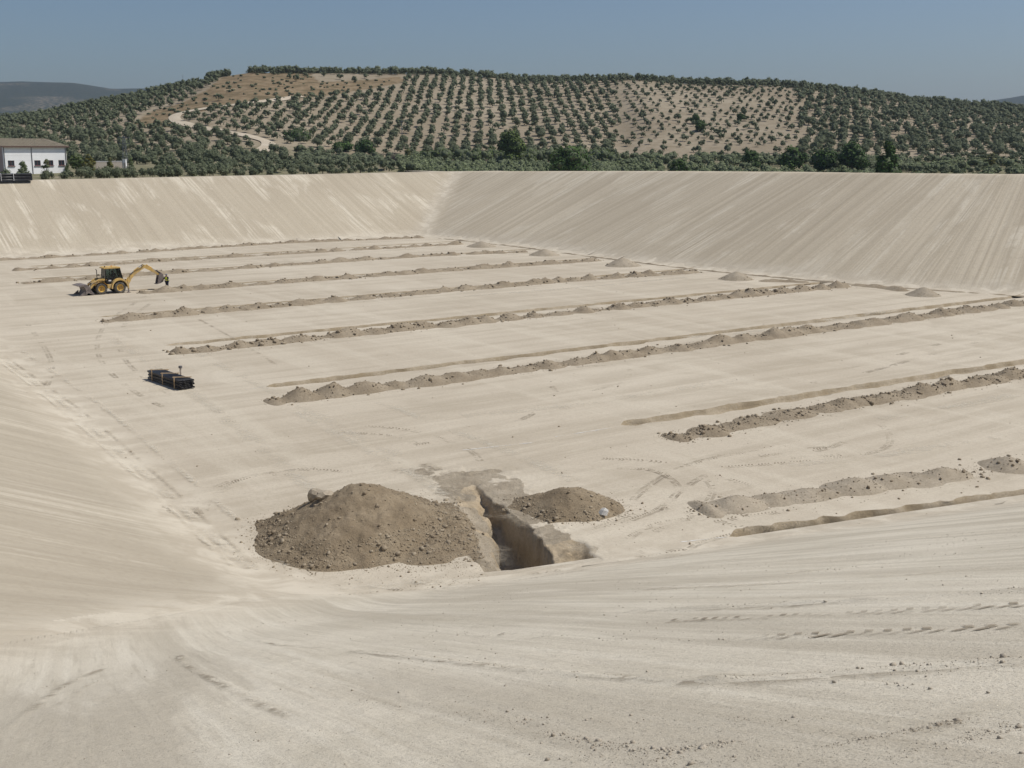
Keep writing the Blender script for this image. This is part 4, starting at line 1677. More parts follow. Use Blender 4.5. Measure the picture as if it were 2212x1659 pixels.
# ------------------------------------------------------------------ trees
M['bark'] = mat_plain('olive_bark', (0.16, 0.125, 0.09), 0.9, 0.3, 3.0, bump=0.5)
M['olive'] = mat_leaf('olive_leaf', (0.135, 0.158, 0.092), (0.225, 0.242, 0.155), 0.10, 0.3)
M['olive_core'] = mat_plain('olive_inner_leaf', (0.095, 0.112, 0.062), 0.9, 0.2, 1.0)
M['dark_leaf'] = mat_leaf('dark_green_leaf', (0.044, 0.082, 0.026), (0.092, 0.148, 0.042), 0.5)
M['mid_leaf'] = mat_leaf('mid_green_leaf', (0.066, 0.105, 0.034), (0.15, 0.19, 0.055), 0.5)
M['yellow_leaf'] = mat_leaf('yellowing_leaf', (0.13, 0.12, 0.025), (0.21, 0.185, 0.045), 0.6)
M['shrub_leaf'] = mat_leaf('pale_shrub_leaf', (0.19, 0.23, 0.115), (0.28, 0.315, 0.175), 0.3, 0.3)
M['grey_twig'] = mat_plain('grey_twig', (0.17, 0.14, 0.125), 0.9, 0.25, 3.0)


def leaf_cloud(g, lobes, n, size, flatten=0.0):
    """lobes: (centre, radii) ; n leaves on and in the lobes -> (V, F) quads"""
    wts = np.array([r[0] * r[1] + r[1] * r[2] + r[0] * r[2] for _, r in lobes])
    k = g.choice(len(lobes), n, p=wts / wts.sum())
    d = g.normal(size=(n, 3))
    d /= np.linalg.norm(d, axis=1)[:, None]
    cen = np.array([c for c, _ in lobes])[k]
    rad = np.array([r for _, r in lobes])[k]
    rr = g.uniform(0.72, 1.10, (n, 1))
    p = cen + d * rad * rr
    nn = d + np.array([0, 0, 0.45]) + g.normal(size=(n, 3)) * 0.45
    nn /= np.linalg.norm(nn, axis=1)[:, None]
    a = np.cross(nn, g.normal(size=(n, 3)))
    a /= np.linalg.norm(a, axis=1)[:, None]
    b = np.cross(nn, a)
    s1 = size * g.uniform(0.6, 1.4, (n, 1))
    s2 = s1 * g.uniform(0.45, 0.9, (n, 1))
    V = np.stack([p - a * s1, p - b * s2, p + a * s1, p + b * s2], 1).reshape(-1, 3)
    F = np.arange(4 * n).reshape(-1, 4)
    return V, F


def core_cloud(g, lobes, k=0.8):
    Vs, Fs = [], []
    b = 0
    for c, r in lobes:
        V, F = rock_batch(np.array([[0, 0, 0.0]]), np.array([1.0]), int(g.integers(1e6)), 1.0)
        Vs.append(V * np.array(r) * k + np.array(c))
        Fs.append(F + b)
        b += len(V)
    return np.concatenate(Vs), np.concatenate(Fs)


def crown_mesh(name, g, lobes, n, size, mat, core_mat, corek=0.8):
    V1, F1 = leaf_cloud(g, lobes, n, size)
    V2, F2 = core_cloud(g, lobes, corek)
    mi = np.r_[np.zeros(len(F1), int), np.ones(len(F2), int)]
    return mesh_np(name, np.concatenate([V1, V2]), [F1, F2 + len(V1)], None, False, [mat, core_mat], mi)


def trunk_mesh(name, g, h, r, limbs, mat, spread=0.5):
    b = B()
    lean = g.uniform(-0.12, 0.12, 2) * h
    top = (lean[0], lean[1], h)
    b.tube((0, 0, -0.25), (lean[0] * .5, lean[1] * .5, h * .5), r, r * .8, 7)
    b.tube((lean[0] * .5, lean[1] * .5, h * .5), top, r * .8, r * .62, 7)
    for k in range(limbs):
        t = 6.283 * k / limbs + g.uniform(-.4, .4)
        e = (top[0] + math.cos(t) * spread * h, top[1] + math.sin(t) * spread * h, h * g.uniform(1.5, 1.9))
        b.tube(top, e, r * .5, r * .18, 6)
    me = bpy.data.meshes.new(name)
    b.bm.to_mesh(me)
    b.bm.free()
    me.materials.append(mat)
    return me


def olive_lobes(g, w, h, base=0.5, n=6):
    out = []
    for k in range(n):
        t = 6.283 * k / n + g.uniform(-.5, .5)
        rr = w * 0.5 * g.uniform(0.30, 0.58)
        rad = w * 0.5 * g.uniform(0.42, 0.60)
        z = base + (h - base) * g.uniform(0.35, 0.62)
        out.append(((math.cos(t) * rr, math.sin(t) * rr, z), (rad, rad, (h - base) * g.uniform(0.30, 0.42))))
    out.append(((g.uniform(-.15, .15) * w, g.uniform(-.15, .15) * w, base + (h - base) * 0.68), (w * 0.28, w * 0.28, (h - base) * 0.34)))
    return out


# unit olives 4.2 m wide, 3.8 m tall; young round ones 2 m
gO = np.random.default_rng(77)
OLV = []
for k in range(6):
    lob = olive_lobes(gO, 4.4, 3.9, 0.55, 6)
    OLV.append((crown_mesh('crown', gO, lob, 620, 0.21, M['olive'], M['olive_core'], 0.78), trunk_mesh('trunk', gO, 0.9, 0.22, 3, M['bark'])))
YNG = []
for k in range(4):
    lob = olive_lobes(gO, 2.2, 2.25, 0.25, 5)
    YNG.append((crown_mesh('crown', gO, lob, 420, 0.13, M['olive'], M['olive_core'], 0.8), trunk_mesh('trunk', gO, 0.5, 0.08, 2, M['bark'])))
FARV = []
for k in range(8):
    lob = olive_lobes(gO, 4.4, 3.9, 0.5, 4)
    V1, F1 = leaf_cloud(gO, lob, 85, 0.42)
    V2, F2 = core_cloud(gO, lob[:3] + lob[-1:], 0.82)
    FARV.append((V1, F1, V2, F2))

# --- where the olives stand -----------------------------------------------------------------
cand = []       # x, y, scale, zone


def grid_pts(x0, x1, y0, y1, step, ang, jit, seed, step2=None):
    g = np.random.default_rng(seed)
    n = int(900 / step)
    u, v = np.meshgrid(np.arange(-n, n) * step, np.arange(-n, n) * (step2 or step), indexing='ij')
    a = R(ang)
    X = u * math.cos(a) - v * math.sin(a) + (x0 + x1) / 2
    Y = u * math.sin(a) + v * math.cos(a) + (y0 + y1) / 2
    X, Y = X.ravel(), Y.ravel()
    k = (X > x0) & (X < x1) & (Y > y0) & (Y < y1)
    X, Y = X[k], Y[k]
    return X + g.normal(0, jit, len(X)), Y + g.normal(0, jit, len(X))


def add_zone(X, Y, zone, smin, smax, keep=1.0, seed=0):
    g = np.random.default_rng(seed)
    Z = ground_z(X, Y)
    px, py = pix(X, Y, Z)
    r = np.hypot(X, Y)
    ok = (rim_out(X, Y) > 7) & (np.abs(np.arctan2(X, Y)) < R(29)) & (g.random(len(X)) < keep)
    d2 = np.full(len(X), 1e9)
    for q in road_line[::2]:
        d2 = np.minimum(d2, (X - q[0]) ** 2 + (Y - q[1]) ** 2)
    ok &= d2 > 4.4 ** 2
    return X, Y, Z, px, py, r, ok, g.uniform(smin, smax, len(X))


def take(res, mask, zone):
    X, Y, Z, px, py, r, ok, s_ = res
    m = ok & mask
    for i in np.where(m)[0]:
        cand.append((X[i], Y[i], Z[i], s_[i], zone, px[i], py[i], r[i]))


bld_c = None
res = add_zone(*grid_pts(-400, 400, 300, 680, 6.1, 44.0, 0.45, 1, 6.6), 'c', 0.60, 0.98, 0.97, 2)
X, Y, Z, px, py, r, ok, s_ = res
brown = in_polygon(px, py, BROWN)
rcq = 610.0 - 40 * sst(700, 0, px) + 20 * sst(1500, 2100, px)
past = r > rcq - 2
take(res, (px > 380) & (px < 1330) & (r > 385) & ~brown & ~past & (py > 168) & ~((py < 205) & (px < 860) & (px > 640) & (py < 205 - (px - 640) * 0.05)), 'hill')
gq = np.random.default_rng(5)
take((X, Y, Z, px, py, r, ok, s_ * gq.uniform(0.5, 0.88, len(X))), (px >= 1330) & (px < 1730) & (r > 415) & ~past & (py > 172) & (gq.random(len(X)) < 0.92), 'sparse')
res = add_zone(*grid_pts(-400, 500, 300, 690, 5.5, 26.0, 0.7, 3, 6.0), 'r', 0.66, 1.08, 0.95, 4)
X, Y, Z, px, py, r, ok, s_ = res
brown = in_polygon(px, py, BROWN)
rcq = 610.0 - 40 * sst(700, 0, px) + 20 * sst(1500, 2100, px)
past = r > rcq - 2
take(res, (px >= 1730) & (r > 395) & ~past, 'hillright')
res = add_zone(*grid_pts(-420, 60, 250, 690, 6.0, -40.0, 0.6, 6, 6.6), 'l', 0.62, 1.0, 0.96, 7)
X, Y, Z, px, py, r, ok, s_ = res
brown = in_polygon(px, py, BROWN)
past = r > 610.0 - 40 * sst(700, 0, px) - 2
take(res, (px <= 380) & (r > 318) & ~brown & ~past, 'hillleft')
take(res, (px > 380) & (px < 620) & (r > 318) & (r <= 385) & ~brown, 'hillleft')
# crest trees in a close line
g = np.random.default_rng(8)
for q in np.arange(-60, 2330, 9.0):
    if 425 < q < 455 or 503 < q < 545:
        continue
    for dr in (-9, -3, 3, 9, 15, 22):
        a = math.atan((q * S - 512) / 1148)
        rc = 610.0 - 40 * float(sst(700, 0, q)) + 20 * float(sst(1500, 2100, q)) + dr + g.uniform(-3, 3)
        a += g.uniform(-.002, .002)
        x, y = rc * math.sin(a), rc * math.cos(a)
        z = float(ground_z(x, y))
        if g.random() < 0.72:
            cand.append((x, y, z, g.uniform(0.75, 1.1), 'crest', q, 0, rc))
# a few scattered on the brown knoll
for q, w in [(405, 262), (418, 258), (640, 176), (660, 168), (700, 166), (735, 172), (765, 178), (790, 170), (820, 166), (625, 170), (590, 163), (475, 218), (600, 218)]:
    p = on_ground(q, w)
    cand.append((p[0], p[1], p[2], 0.6 + 0.3 * g.random(), 'knoll', q, w, math.hypot(p[0], p[1])))
# flat land between rim and hill
res = add_zone(*grid_pts(-300, 60, 200, 345, 4.6, 36.0, 0.5, 9, 5.2), 'p', 0.42, 0.68, 0.95, 10)
X, Y, Z, px, py, r, ok, s_ = res
qq = rim_out(X, Y)
take(res, (px < 900) & (qq > 20) & (r < 330) & ~((px < 330) & (r > 262) & (r < 318)) & ~((px < 165) & (r > 245)), 'flat')
# front rows of young round olives beyond the far left rim
u = (gp(928, 511) - gp(0, 560))
u /= np.linalg.norm(u)
nF = np.array([-u[1], u[0]])
young = []
for row, (off, st0, st1, step) in enumerate([(9.5, 0, 118, 3.4), (14.0, 1.7, 118, 3.4)]):
    s0 = st0
    while s0 < st1:
        p = gp(0, 560) + u * (s0 - 28) + nF * (28.2 + off + g.uniform(-.5, .5)) + u * g.uniform(-.4, .4)
        q_, w_ = pix(p[0], p[1], 11.0)
        if not (q_ < 62 and row == 0):
            young.append((p[0], p[1], float(ground_z(p[0], p[1])), g.uniform(0.82, 1.15) * (0.85 if q_ > 520 else 1.0), 'frontrow', q_, w_, math.hypot(*p), row))
        s0 += step * g.uniform(0.85, 1.2) * (1.5 if (q_ > 560) else 1)
# olives of the flat right of the corner
res = add_zone(*grid_pts(-60, 260, 240, 430, 5.6, 10.0, 0.9, 12), 'pr', 0.45, 0.72, 0.55, 13)
X, Y, Z, px, py, r, ok, s_ = res
take(res, (px > 870) & (px < 1730) & (r > 330) & (r < 405), 'flatright')
take(res, (px >= 1730) & (r > 290) & (r < 398), 'flatright')

ZLAB = {
    'frontrow': ('young round olive tree in the front rows behind the far left rim', 'young olives in the front rows'),
    'flat': ('grey-green olive tree on the flat behind the young front rows', 'olives on the flat behind the front rows'),
    'flatright': ('olive tree on the flat behind the far right rim', 'olives on the flat behind the right rim'),
    'hill': ('olive tree in the even rows on the lower middle of the hill', 'olives on the middle of the hill'),
    'sparse': ('small olive tree on the bare tan part of the hill', 'olives on the bare part of the hill'),
    'hillright': ('olive tree in the thick grove low on the right of the hill', 'olives low on the right of the hill'),
    'hillleft': ('olive tree in the grove low on the left of the hill', 'olives low on the left of the hill'),
    'crest': ('olive tree in the line along the crest of the hill', 'olives along the crest'),
    'knoll': ('lone olive tree on the brown grassy knoll', 'olives on the brown knoll'),
}


def plant(root_name, variant, x, y, z, s_, rz, label, cat, group):
    o = empty(root_name, (x, y, z), rz)
    o.scale = (s_, s_, s_ * random.uniform(0.9, 1.08))
    tag(o, label, cat, group)
    link('crown', variant[0], o)
    link('trunk', variant[1], o)
    return o


inview = lambda c: -20 < c[5] < 2232
young_v = [c for c in young if inview(c)]
order = sorted([c for c in cand if inview(c) and not (c[5] < 150 and c[4] == 'flat')], key=lambda c: -c[3] / c[7])
pick = order[:max(0, 300 - len(young_v))]
ids = set(id(c) for c in pick)
rest = [c for c in cand if id(c) not in ids] + [c for c in young if not inview(c)]
ORD = ['leftmost', 'second', 'third', 'fourth', 'fifth', 'sixth', 'seventh', 'eighth', 'ninth', 'tenth', 'eleventh', 'twelfth', 'thirteenth', 'fourteenth', 'fifteenth', 'sixteenth', 'seventeenth', 'eighteenth', 'nineteenth', 'twentieth', 'twenty-first', 'twenty-second', 'twenty-third', 'twenty-fourth', 'twenty-fifth', 'twenty-sixth', 'twenty-seventh', 'twenty-eighth', 'twenty-ninth', 'thirtieth']


def place_label(c, lab):
    q, zone = c[5], c[4]
    spots = {
        'hillleft': [(60, 'olive tree on the slope above the left half of the white building'), (143, 'olive tree on the slope above the right half of the white building'), (230, 'olive tree on the slope above the small yellow trees'), (300, 'olive tree on the slope right behind the grey pylon'), (375, 'olive tree on the slope between pylon and farm track bend'), (470, 'olive tree just below the bend of the farm track'), (9999, 'olive tree below the lower leg of the farm track')],
        'hill': [(560, 'olive tree inside the bend of the farm track'), (640, 'olive tree between farm track and round dark tree'), (740, 'olive tree upslope of the round dark tree and the dark pair'), (860, 'olive tree upslope of the taller tree of the dark pair'), (980, 'olive tree upslope of the leafless grey shrub'), (1107, 'olive tree upslope and left of the tall yellow-patched tree'), (1228, 'olive tree upslope and right of the tall yellow-patched tree'), (9999, 'olive tree upslope of the broad tree behind the rim')],
        'hillright': [(1842, 'olive tree upslope of the dark row of trees at right'), (1960, 'olive tree upslope of the cone-shaped dark tree'), (2140, 'olive tree between the cone-shaped tree and the slim yellowish tree'), (9999, 'olive tree right of the slim yellowish tree')],
        'flat': [(300, 'olive tree on the flat left of and around the pylon'), (560, 'olive tree on the flat below the farm track'), (700, 'olive tree on the flat before the round dark tree'), (9999, 'olive tree on the flat before the leafless grey shrub')],
        'flatright': [(1107, 'olive tree on the flat left of the tall yellow-patched tree'), (1467, 'olive tree on the flat around the broad tree behind the rim'), (1730, 'olive tree on the flat left of the dark row at right'), (1930, 'olive tree on the flat among the dark row at right'), (9999, 'olive tree on the flat right of the cone-shaped dark tree')],
    }
    for lim, l_ in spots.get(zone, []):
        if q < lim:
            return l_
    return lab


def front_label(c):
    row = [y for y in young_v if (y[8] == c[8])]
    row.sort(key=lambda y: y[5])
    k = row.index(c)
    w = ORD[k] + ('' if k == 0 else ' from the left')
    return 'young round olive, %s in the %s row behind the far left rim' % (w, 'front' if c[8] == 0 else 'second')


for i, c in enumerate(young_v):
    lab, grp = ZLAB['frontrow']
    lab = front_label(c)
    plant('olive_tree', YNG[i % 4], c[0], c[1], c[2], c[3], random.uniform(0, 6.28), lab, 'olive tree', grp)
for i, c in enumerate(pick):
    lab, grp = ZLAB[c[4]]
    lab = place_label(c, lab)
    plant('olive_tree', OLV[i % 6], c[0], c[1], c[2], c[3], random.uniform(0, 6.28), lab, 'olive tree', grp)


def build_rest():
    Vl, Fl, Vc, Fc = [], [], [], []
    b1 = b2 = 0
    g = np.random.default_rng(99)
    for i, c in enumerate(rest):
        V1, F1, V2, F2 = FARV[i % 8]
        a = g.uniform(0, 6.283)
        ca, sa = math.cos(a), math.sin(a)
        Rm = np.array([[ca, sa, 0], [-sa, ca, 0], [0, 0, 1]]) * c[3] * np.array([1, 1, g.uniform(0.88, 1.1)])
        o = np.array(c[:3])
        Vl.append(V1 @ Rm + o)
        Fl.append(F1 + b1)
        b1 += len(V1)
        Vc.append(V2 @ Rm + o)
        Fc.append(F2 + b2)
        b2 += len(V2)
    Vl, Fl, Vc, Fc = map(np.concatenate, (Vl, Fl, Vc, Fc))
    mi = np.r_[np.zeros(len(Fl), int), np.ones(len(Fc), int)]
    o = link('olive_grove', mesh_np('olive_grove', np.concatenate([Vl, Vc]), [Fl, Fc + len(Vl)], None, False, [M['olive'], M['olive_core']], mi))
    tag(o, 'grey-green olive grove covering the upper slopes of the hill', 'olive grove', kind='stuff')
    print('olives:', len(cand) + len(young), 'individual', len(young_v) + len(pick), 'rest', len(rest))


build_rest()


# --- bigger trees, each its own
def big_tree(name, label, dx, base_y, top_y, width, mat, seed, dist=None, shape='round', group=None, n=1500, core=None):
    if dist is None:
        p = on_ground(dx, base_y)
    else:
        a = math.atan((dx * S - 512) / 1148)
        p = np.array([dist * math.sin(a), dist * math.cos(a), 0.0])
        p[2] = float(ground_z(p[0], p[1]))
    d = math.hypot(p[0], p[1])
    top = EYE + d * (HOR - top_y) * S / 1148
    h = top - p[2]
    w = width * S / 1148 * d
    g = np.random.default_rng(seed)
    lob = []
    if shape == 'round':
        for k in range(13):
            t = g.uniform(0, 6.283)
            zz = g.uniform(0.16, 0.80)
            env = math.sqrt(max(0.05, 1 - ((zz - 0.42) / 0.52) ** 2))
            rr = w * 0.5 * env * g.uniform(0.35, 0.70)
            ra = w * g.uniform(0.15, 0.24)
            lob.append(((math.cos(t) * rr, math.sin(t) * rr, h * zz), (ra, ra, ra * g.uniform(0.7, 1.0))))
        lob.append(((0, 0, h * 0.82), (w * 0.2, w * 0.2, h * 0.16)))
        lob.append(((0, 0, h * 0.5), (w * 0.33, w * 0.33, h * 0.32)))
    elif shape == 'cone':
        for k in range(16):
            t = g.uniform(0, 6.283)
            zz = g.uniform(0.12, 0.92)
            env = (1 - zz) ** 0.75
            rr = w * 0.5 * env * g.uniform(0.3, 0.75)
            ra = w * (0.09 + 0.15 * env) * g.uniform(0.8, 1.2)
            lob.append(((math.cos(t) * rr, math.sin(t) * rr, h * zz), (ra, ra, ra)))
        lob.append(((0, 0, h * 0.4), (w * 0.28, w * 0.28, h * 0.34)))
    else:      # slim
        for k in range(9):
            zz = g.uniform(0.18, 0.9)
            ra = w * 0.34 * (1.15 - abs(zz - 0.45))
            t = g.uniform(0, 6.283)
            lob.append(((math.cos(t) * w * .18, math.sin(t) * w * .18, h * zz), (ra, ra, h * 0.13)))
    o = empty(name, p)
    tag(o, label, 'tree', group)
    link('crown', crown_mesh('crown', g, lob, n, max(0.10, min(0.34, w * 0.05)), mat, core or M['olive_core'], 0.80), o)
    link('trunk', trunk_mesh('trunk', g, h * 0.32, max(0.05, w * 0.035), 4, M['bark'], 0.35), o)
    return o


D, Mi, Ye = M['dark_leaf'], M['mid_leaf'], M['yellow_leaf']
big_tree('pine_tree', 'round dark green tree beside the lower end of the farm track', 645, 342, 289, 66, D, 1, 400)
big_tree('broadleaf_tree', 'low dark tree, left one of a pair at the foot of the grove', 740, 345, 309, 50, D, 2, 385)
big_tree('broadleaf_tree', 'taller dark tree, right one of a pair at the foot of the grove', 788, 348, 303, 48, D, 3, 380)
big_tree('broadleaf_tree', 'tall green tree with yellow patches in front of the middle grove', 1107, 350, 276, 66, Mi, 4, 340, n=2200)
big_tree('broadleaf_tree', 'broad dark green tree standing right behind the far rim', 1228, 374, 311, 112, D, 5, 262, n=2600)
big_tree('broadleaf_tree', 'small dark bush tree peeping over the far right rim', 1467, 374, 338, 46, D, 6, 262)
big_tree('broadleaf_tree', 'small round tree, first in the dark row at right', 1625, 355, 323, 42, D, 7, 330, group='dark trees in a row at right')
big_tree('broadleaf_tree', 'round tree, second in the dark row at right', 1715, 356, 318, 62, D, 8, 320, group='dark trees in a row at right')
big_tree('broadleaf_tree', 'round tree, third in the dark row at right', 1780, 358, 318, 62, D, 9, 315, group='dark trees in a row at right')
big_tree('broadleaf_tree', 'tallest of the dark row at right, next to the cone-shaped tree', 1842, 358, 305, 78, D, 10, 310, group='dark trees in a row at right', n=2000)
big_tree('cypress_tree', 'cone-shaped dark tree behind the far right rim', 1918, 376, 305, 84, D, 11, 235, shape='cone', n=2400)
big_tree('poplar_tree', 'slim yellowish tree far right below the thick grove', 2140, 356, 327, 24, Ye, 12, 330, shape='slim', n=500)
big_tree('poplar_tree', 'small bright yellow tree left of the green hedge', 880, 346, 320, 18, Ye, 13, 345, shape='slim', n=400)
big_tree('broadleaf_tree', 'small yellowish bush tree at the right of the pale shrubs', 1822, 372, 354, 44, M['shrub_leaf'], 14, 255)
big_tree('street_tree', 'small young tree before the left half of the white wall', 45.5, 368, 339, 20, Mi, 15, 250, shape='slim', n=450)
big_tree('street_tree', 'small yellowish tree before the right half of the white wall', 95, 368, 341, 19, Ye, 16, 252, shape='slim', n=450)
big_tree('street_tree', 'thin sapling at the right corner of the white building', 142, 366, 345, 10, Mi, 17, 255, shape='slim', n=250)
big_tree('broadleaf_tree', 'green bushy tree right of the white building', 162, 366, 330, 34, Mi, 18, 275, n=1100)
big_tree('broadleaf_tree', 'bright yellow-green round tree right of the white building', 190, 366, 331, 28, Ye, 19, 272, n=900)
big_tree('broadleaf_tree', 'little yellow-green tree between building and pylon', 236, 364, 337, 17, Ye, 20, 275, n=600)
big_tree('broadleaf_tree', 'little dark tree beside the pylon foot', 281, 362, 337, 14, Mi, 21, 278, n=500)
big_tree('broadleaf_tree', 'round dark bush among sparse olives on the tan slope', 1600, 262, 248, 22, D, 22, None)
big_tree('broadleaf_tree', 'dark round tree at the top of the gully on the hill', 1500, 268, 250, 24, D, 23, None)
big_tree('broadleaf_tree', 'large dark bush on the edge of the gully on the hill', 1512, 284, 260, 30, D, 24, None)


# --- hedge, pale shrubs and reeds behind the rim: masses nobody could count
def shrub_mass(name, label, spots, mat, seed, size=0.26, per=70):
    g = np.random.default_rng(seed)
    Vl, Fl, Vc, Fc = [], [], [], []
    b1 = b2 = 0
    for (x, y, w, h) in spots:
        z = float(ground_z(x, y))
        lob = [((g.uniform(-.3, .3) * w, g.uniform(-.3, .3) * w, h * g.uniform(.35, .6)), (w * g.uniform(.3, .45), w * g.uniform(.3, .45), h * g.uniform(.35, .5))) for _ in range(3)]
        V1, F1 = leaf_cloud(g, lob, per, size)
        V2, F2 = core_cloud(g, lob, 0.8)
        o = np.array([x, y, z])
        Vl.append(V1 + o)
        Fl.append(F1 + b1)
        b1 += len(V1)
        Vc.append(V2 + o)
        Fc.append(F2 + b2)
        b2 += len(V2)
    Vl, Fl, Vc, Fc = map(np.concatenate, (Vl, Fl, Vc, Fc))
    mi = np.r_[np.zeros(len(Fl), int), np.ones(len(Fc), int)]
    o = link(name, mesh_np(name, np.concatenate([Vl, Vc]), [Fl, Fc + len(Vl)], None, False, [mat, M['olive_core']], mi))
    tag(o, label, 'shrubs', kind='stuff')


def band(q0, q1, ra, rb, n, w, h, seed):
    g = np.random.default_rng(seed)
    out = []
    for _ in range(n):
        q = g.uniform(q0, q1)
        rr = g.uniform(ra, rb) if not callable(ra) else ra(q) + g.uniform(0, rb)
        a = math.atan((q * S - 512) / 1148)
        x, y = rr * math.sin(a), rr * math.cos(a)
        if float(rim_out(x, y)) > 8:
            k = g.uniform(0.7, 1.25)
            out.append((x, y, w * k, h * k))
    return out


shrub_mass('pale_shrubs', 'pale green shrubs in a band behind the far corner of the rim', band(860, 1330, 283, 330, 420, 2.4, 2.6, 51), M['shrub_leaf'], 52)
shrub_mass('hedge', 'dark green hedge in front of the middle grove', band(880, 1330, 352, 372, 150, 4.0, 3.8, 53), M['mid_leaf'], 54, 0.3)
shrub_mass('mixed_scrub', 'mixed low scrub behind the far right rim', band(1310, 2260, lambda q: float(np.interp(q, [1310, 1700, 2212], [272, 240, 205])), 70, 620, 2.4, 2.3, 55), M['shrub_leaf'], 56)
shrub_mass('scrub_thicket', 'dark thicket between the right rim and the hill', band(1330, 2260, lambda q: float(np.interp(q, [1310, 1700, 2212], [345, 335, 300])), 45, 200, 3.0, 2.2, 57), M['shrub_leaf'], 58, 0.3)
shrub_mass('roadside_scrub', 'low scrub on the flat right of the farm track', band(640, 900, 330, 375, 160, 2.6, 2.2, 59), M['olive'], 60)

def knoll_tufts():
    g = np.random.default_rng(71)
    out = []
    while len(out) < 150:
        q, w = g.uniform(300, 860), g.uniform(160, 268)
        if inside_poly(np.array([q]), np.array([w]), np.array(BROWN, float))[0]:
            p = on_ground(q, w, 380)
            k = g.uniform(0.4, 1.2)
            out.append((p[0], p[1], 1.9 * k, 1.0 * k))
    return out


shrub_mass('dry_scrub', 'low dry scrub tufts on the brown knoll', knoll_tufts(), M['olive'], 72, 0.3, 26)

# bare grey shrub
p = on_ground(850, 362)
b = B()
g = np.random.default_rng(61)
for k in range(26):
    t = g.uniform(0, 6.283)
    e = (math.cos(t) * g.uniform(.3, 1.3), math.sin(t) * g.uniform(.3, 1.3), g.uniform(2.2, 4.2))
    m_ = (e[0] * .3, e[1] * .3, e[2] * .5)
    b.tube((0, 0, -0.1), m_, 0.06, 0.045, 5).tube(m_, e, 0.045, 0.02, 5)
    for _ in range(3):
        b.tube(m_, (m_[0] + g.uniform(-.7, .7), m_[1] + g.uniform(-.7, .7), m_[2] + g.uniform(.5, 1.5)), 0.03, 0.012, 4)
o = b.build('bare_shrub', M['grey_twig'], None, False, p)
tag(o, 'leafless grey shrub behind the rim near the small yellow tree', 'shrub')

# ------------------------------------------------------------------ white farm building behind the far left rim
M['white_wall'] = mat_plain('white_render', (0.86, 0.86, 0.855), 0.85, 0.04, 0.4)
M['end_wall'] = mat_plain('pink_end_render', (0.52, 0.40, 0.37), 0.9, 0.08, 0.5)  # left gable wall: darker, pinkish tone than the white front
M['roof'] = mat_plain('brown_roof_sheet', (0.40, 0.35, 0.265), 0.8, 0.12, 0.8)
M['fascia'] = mat_plain('brown_fascia', (0.12, 0.075, 0.06), 0.7, 0.1)
M['glass'] = mat_plain('window_glass', (0.035, 0.045, 0.055), 0.12, 0.1, 1.0, spec=0.6)
M['frame_red'] = mat_plain('red_brown_frame', (0.15, 0.07, 0.07), 0.7, 0.1)
M['grey_pipe'] = mat_plain('grey_downpipe', (0.16, 0.15, 0.15), 0.6, 0.1)


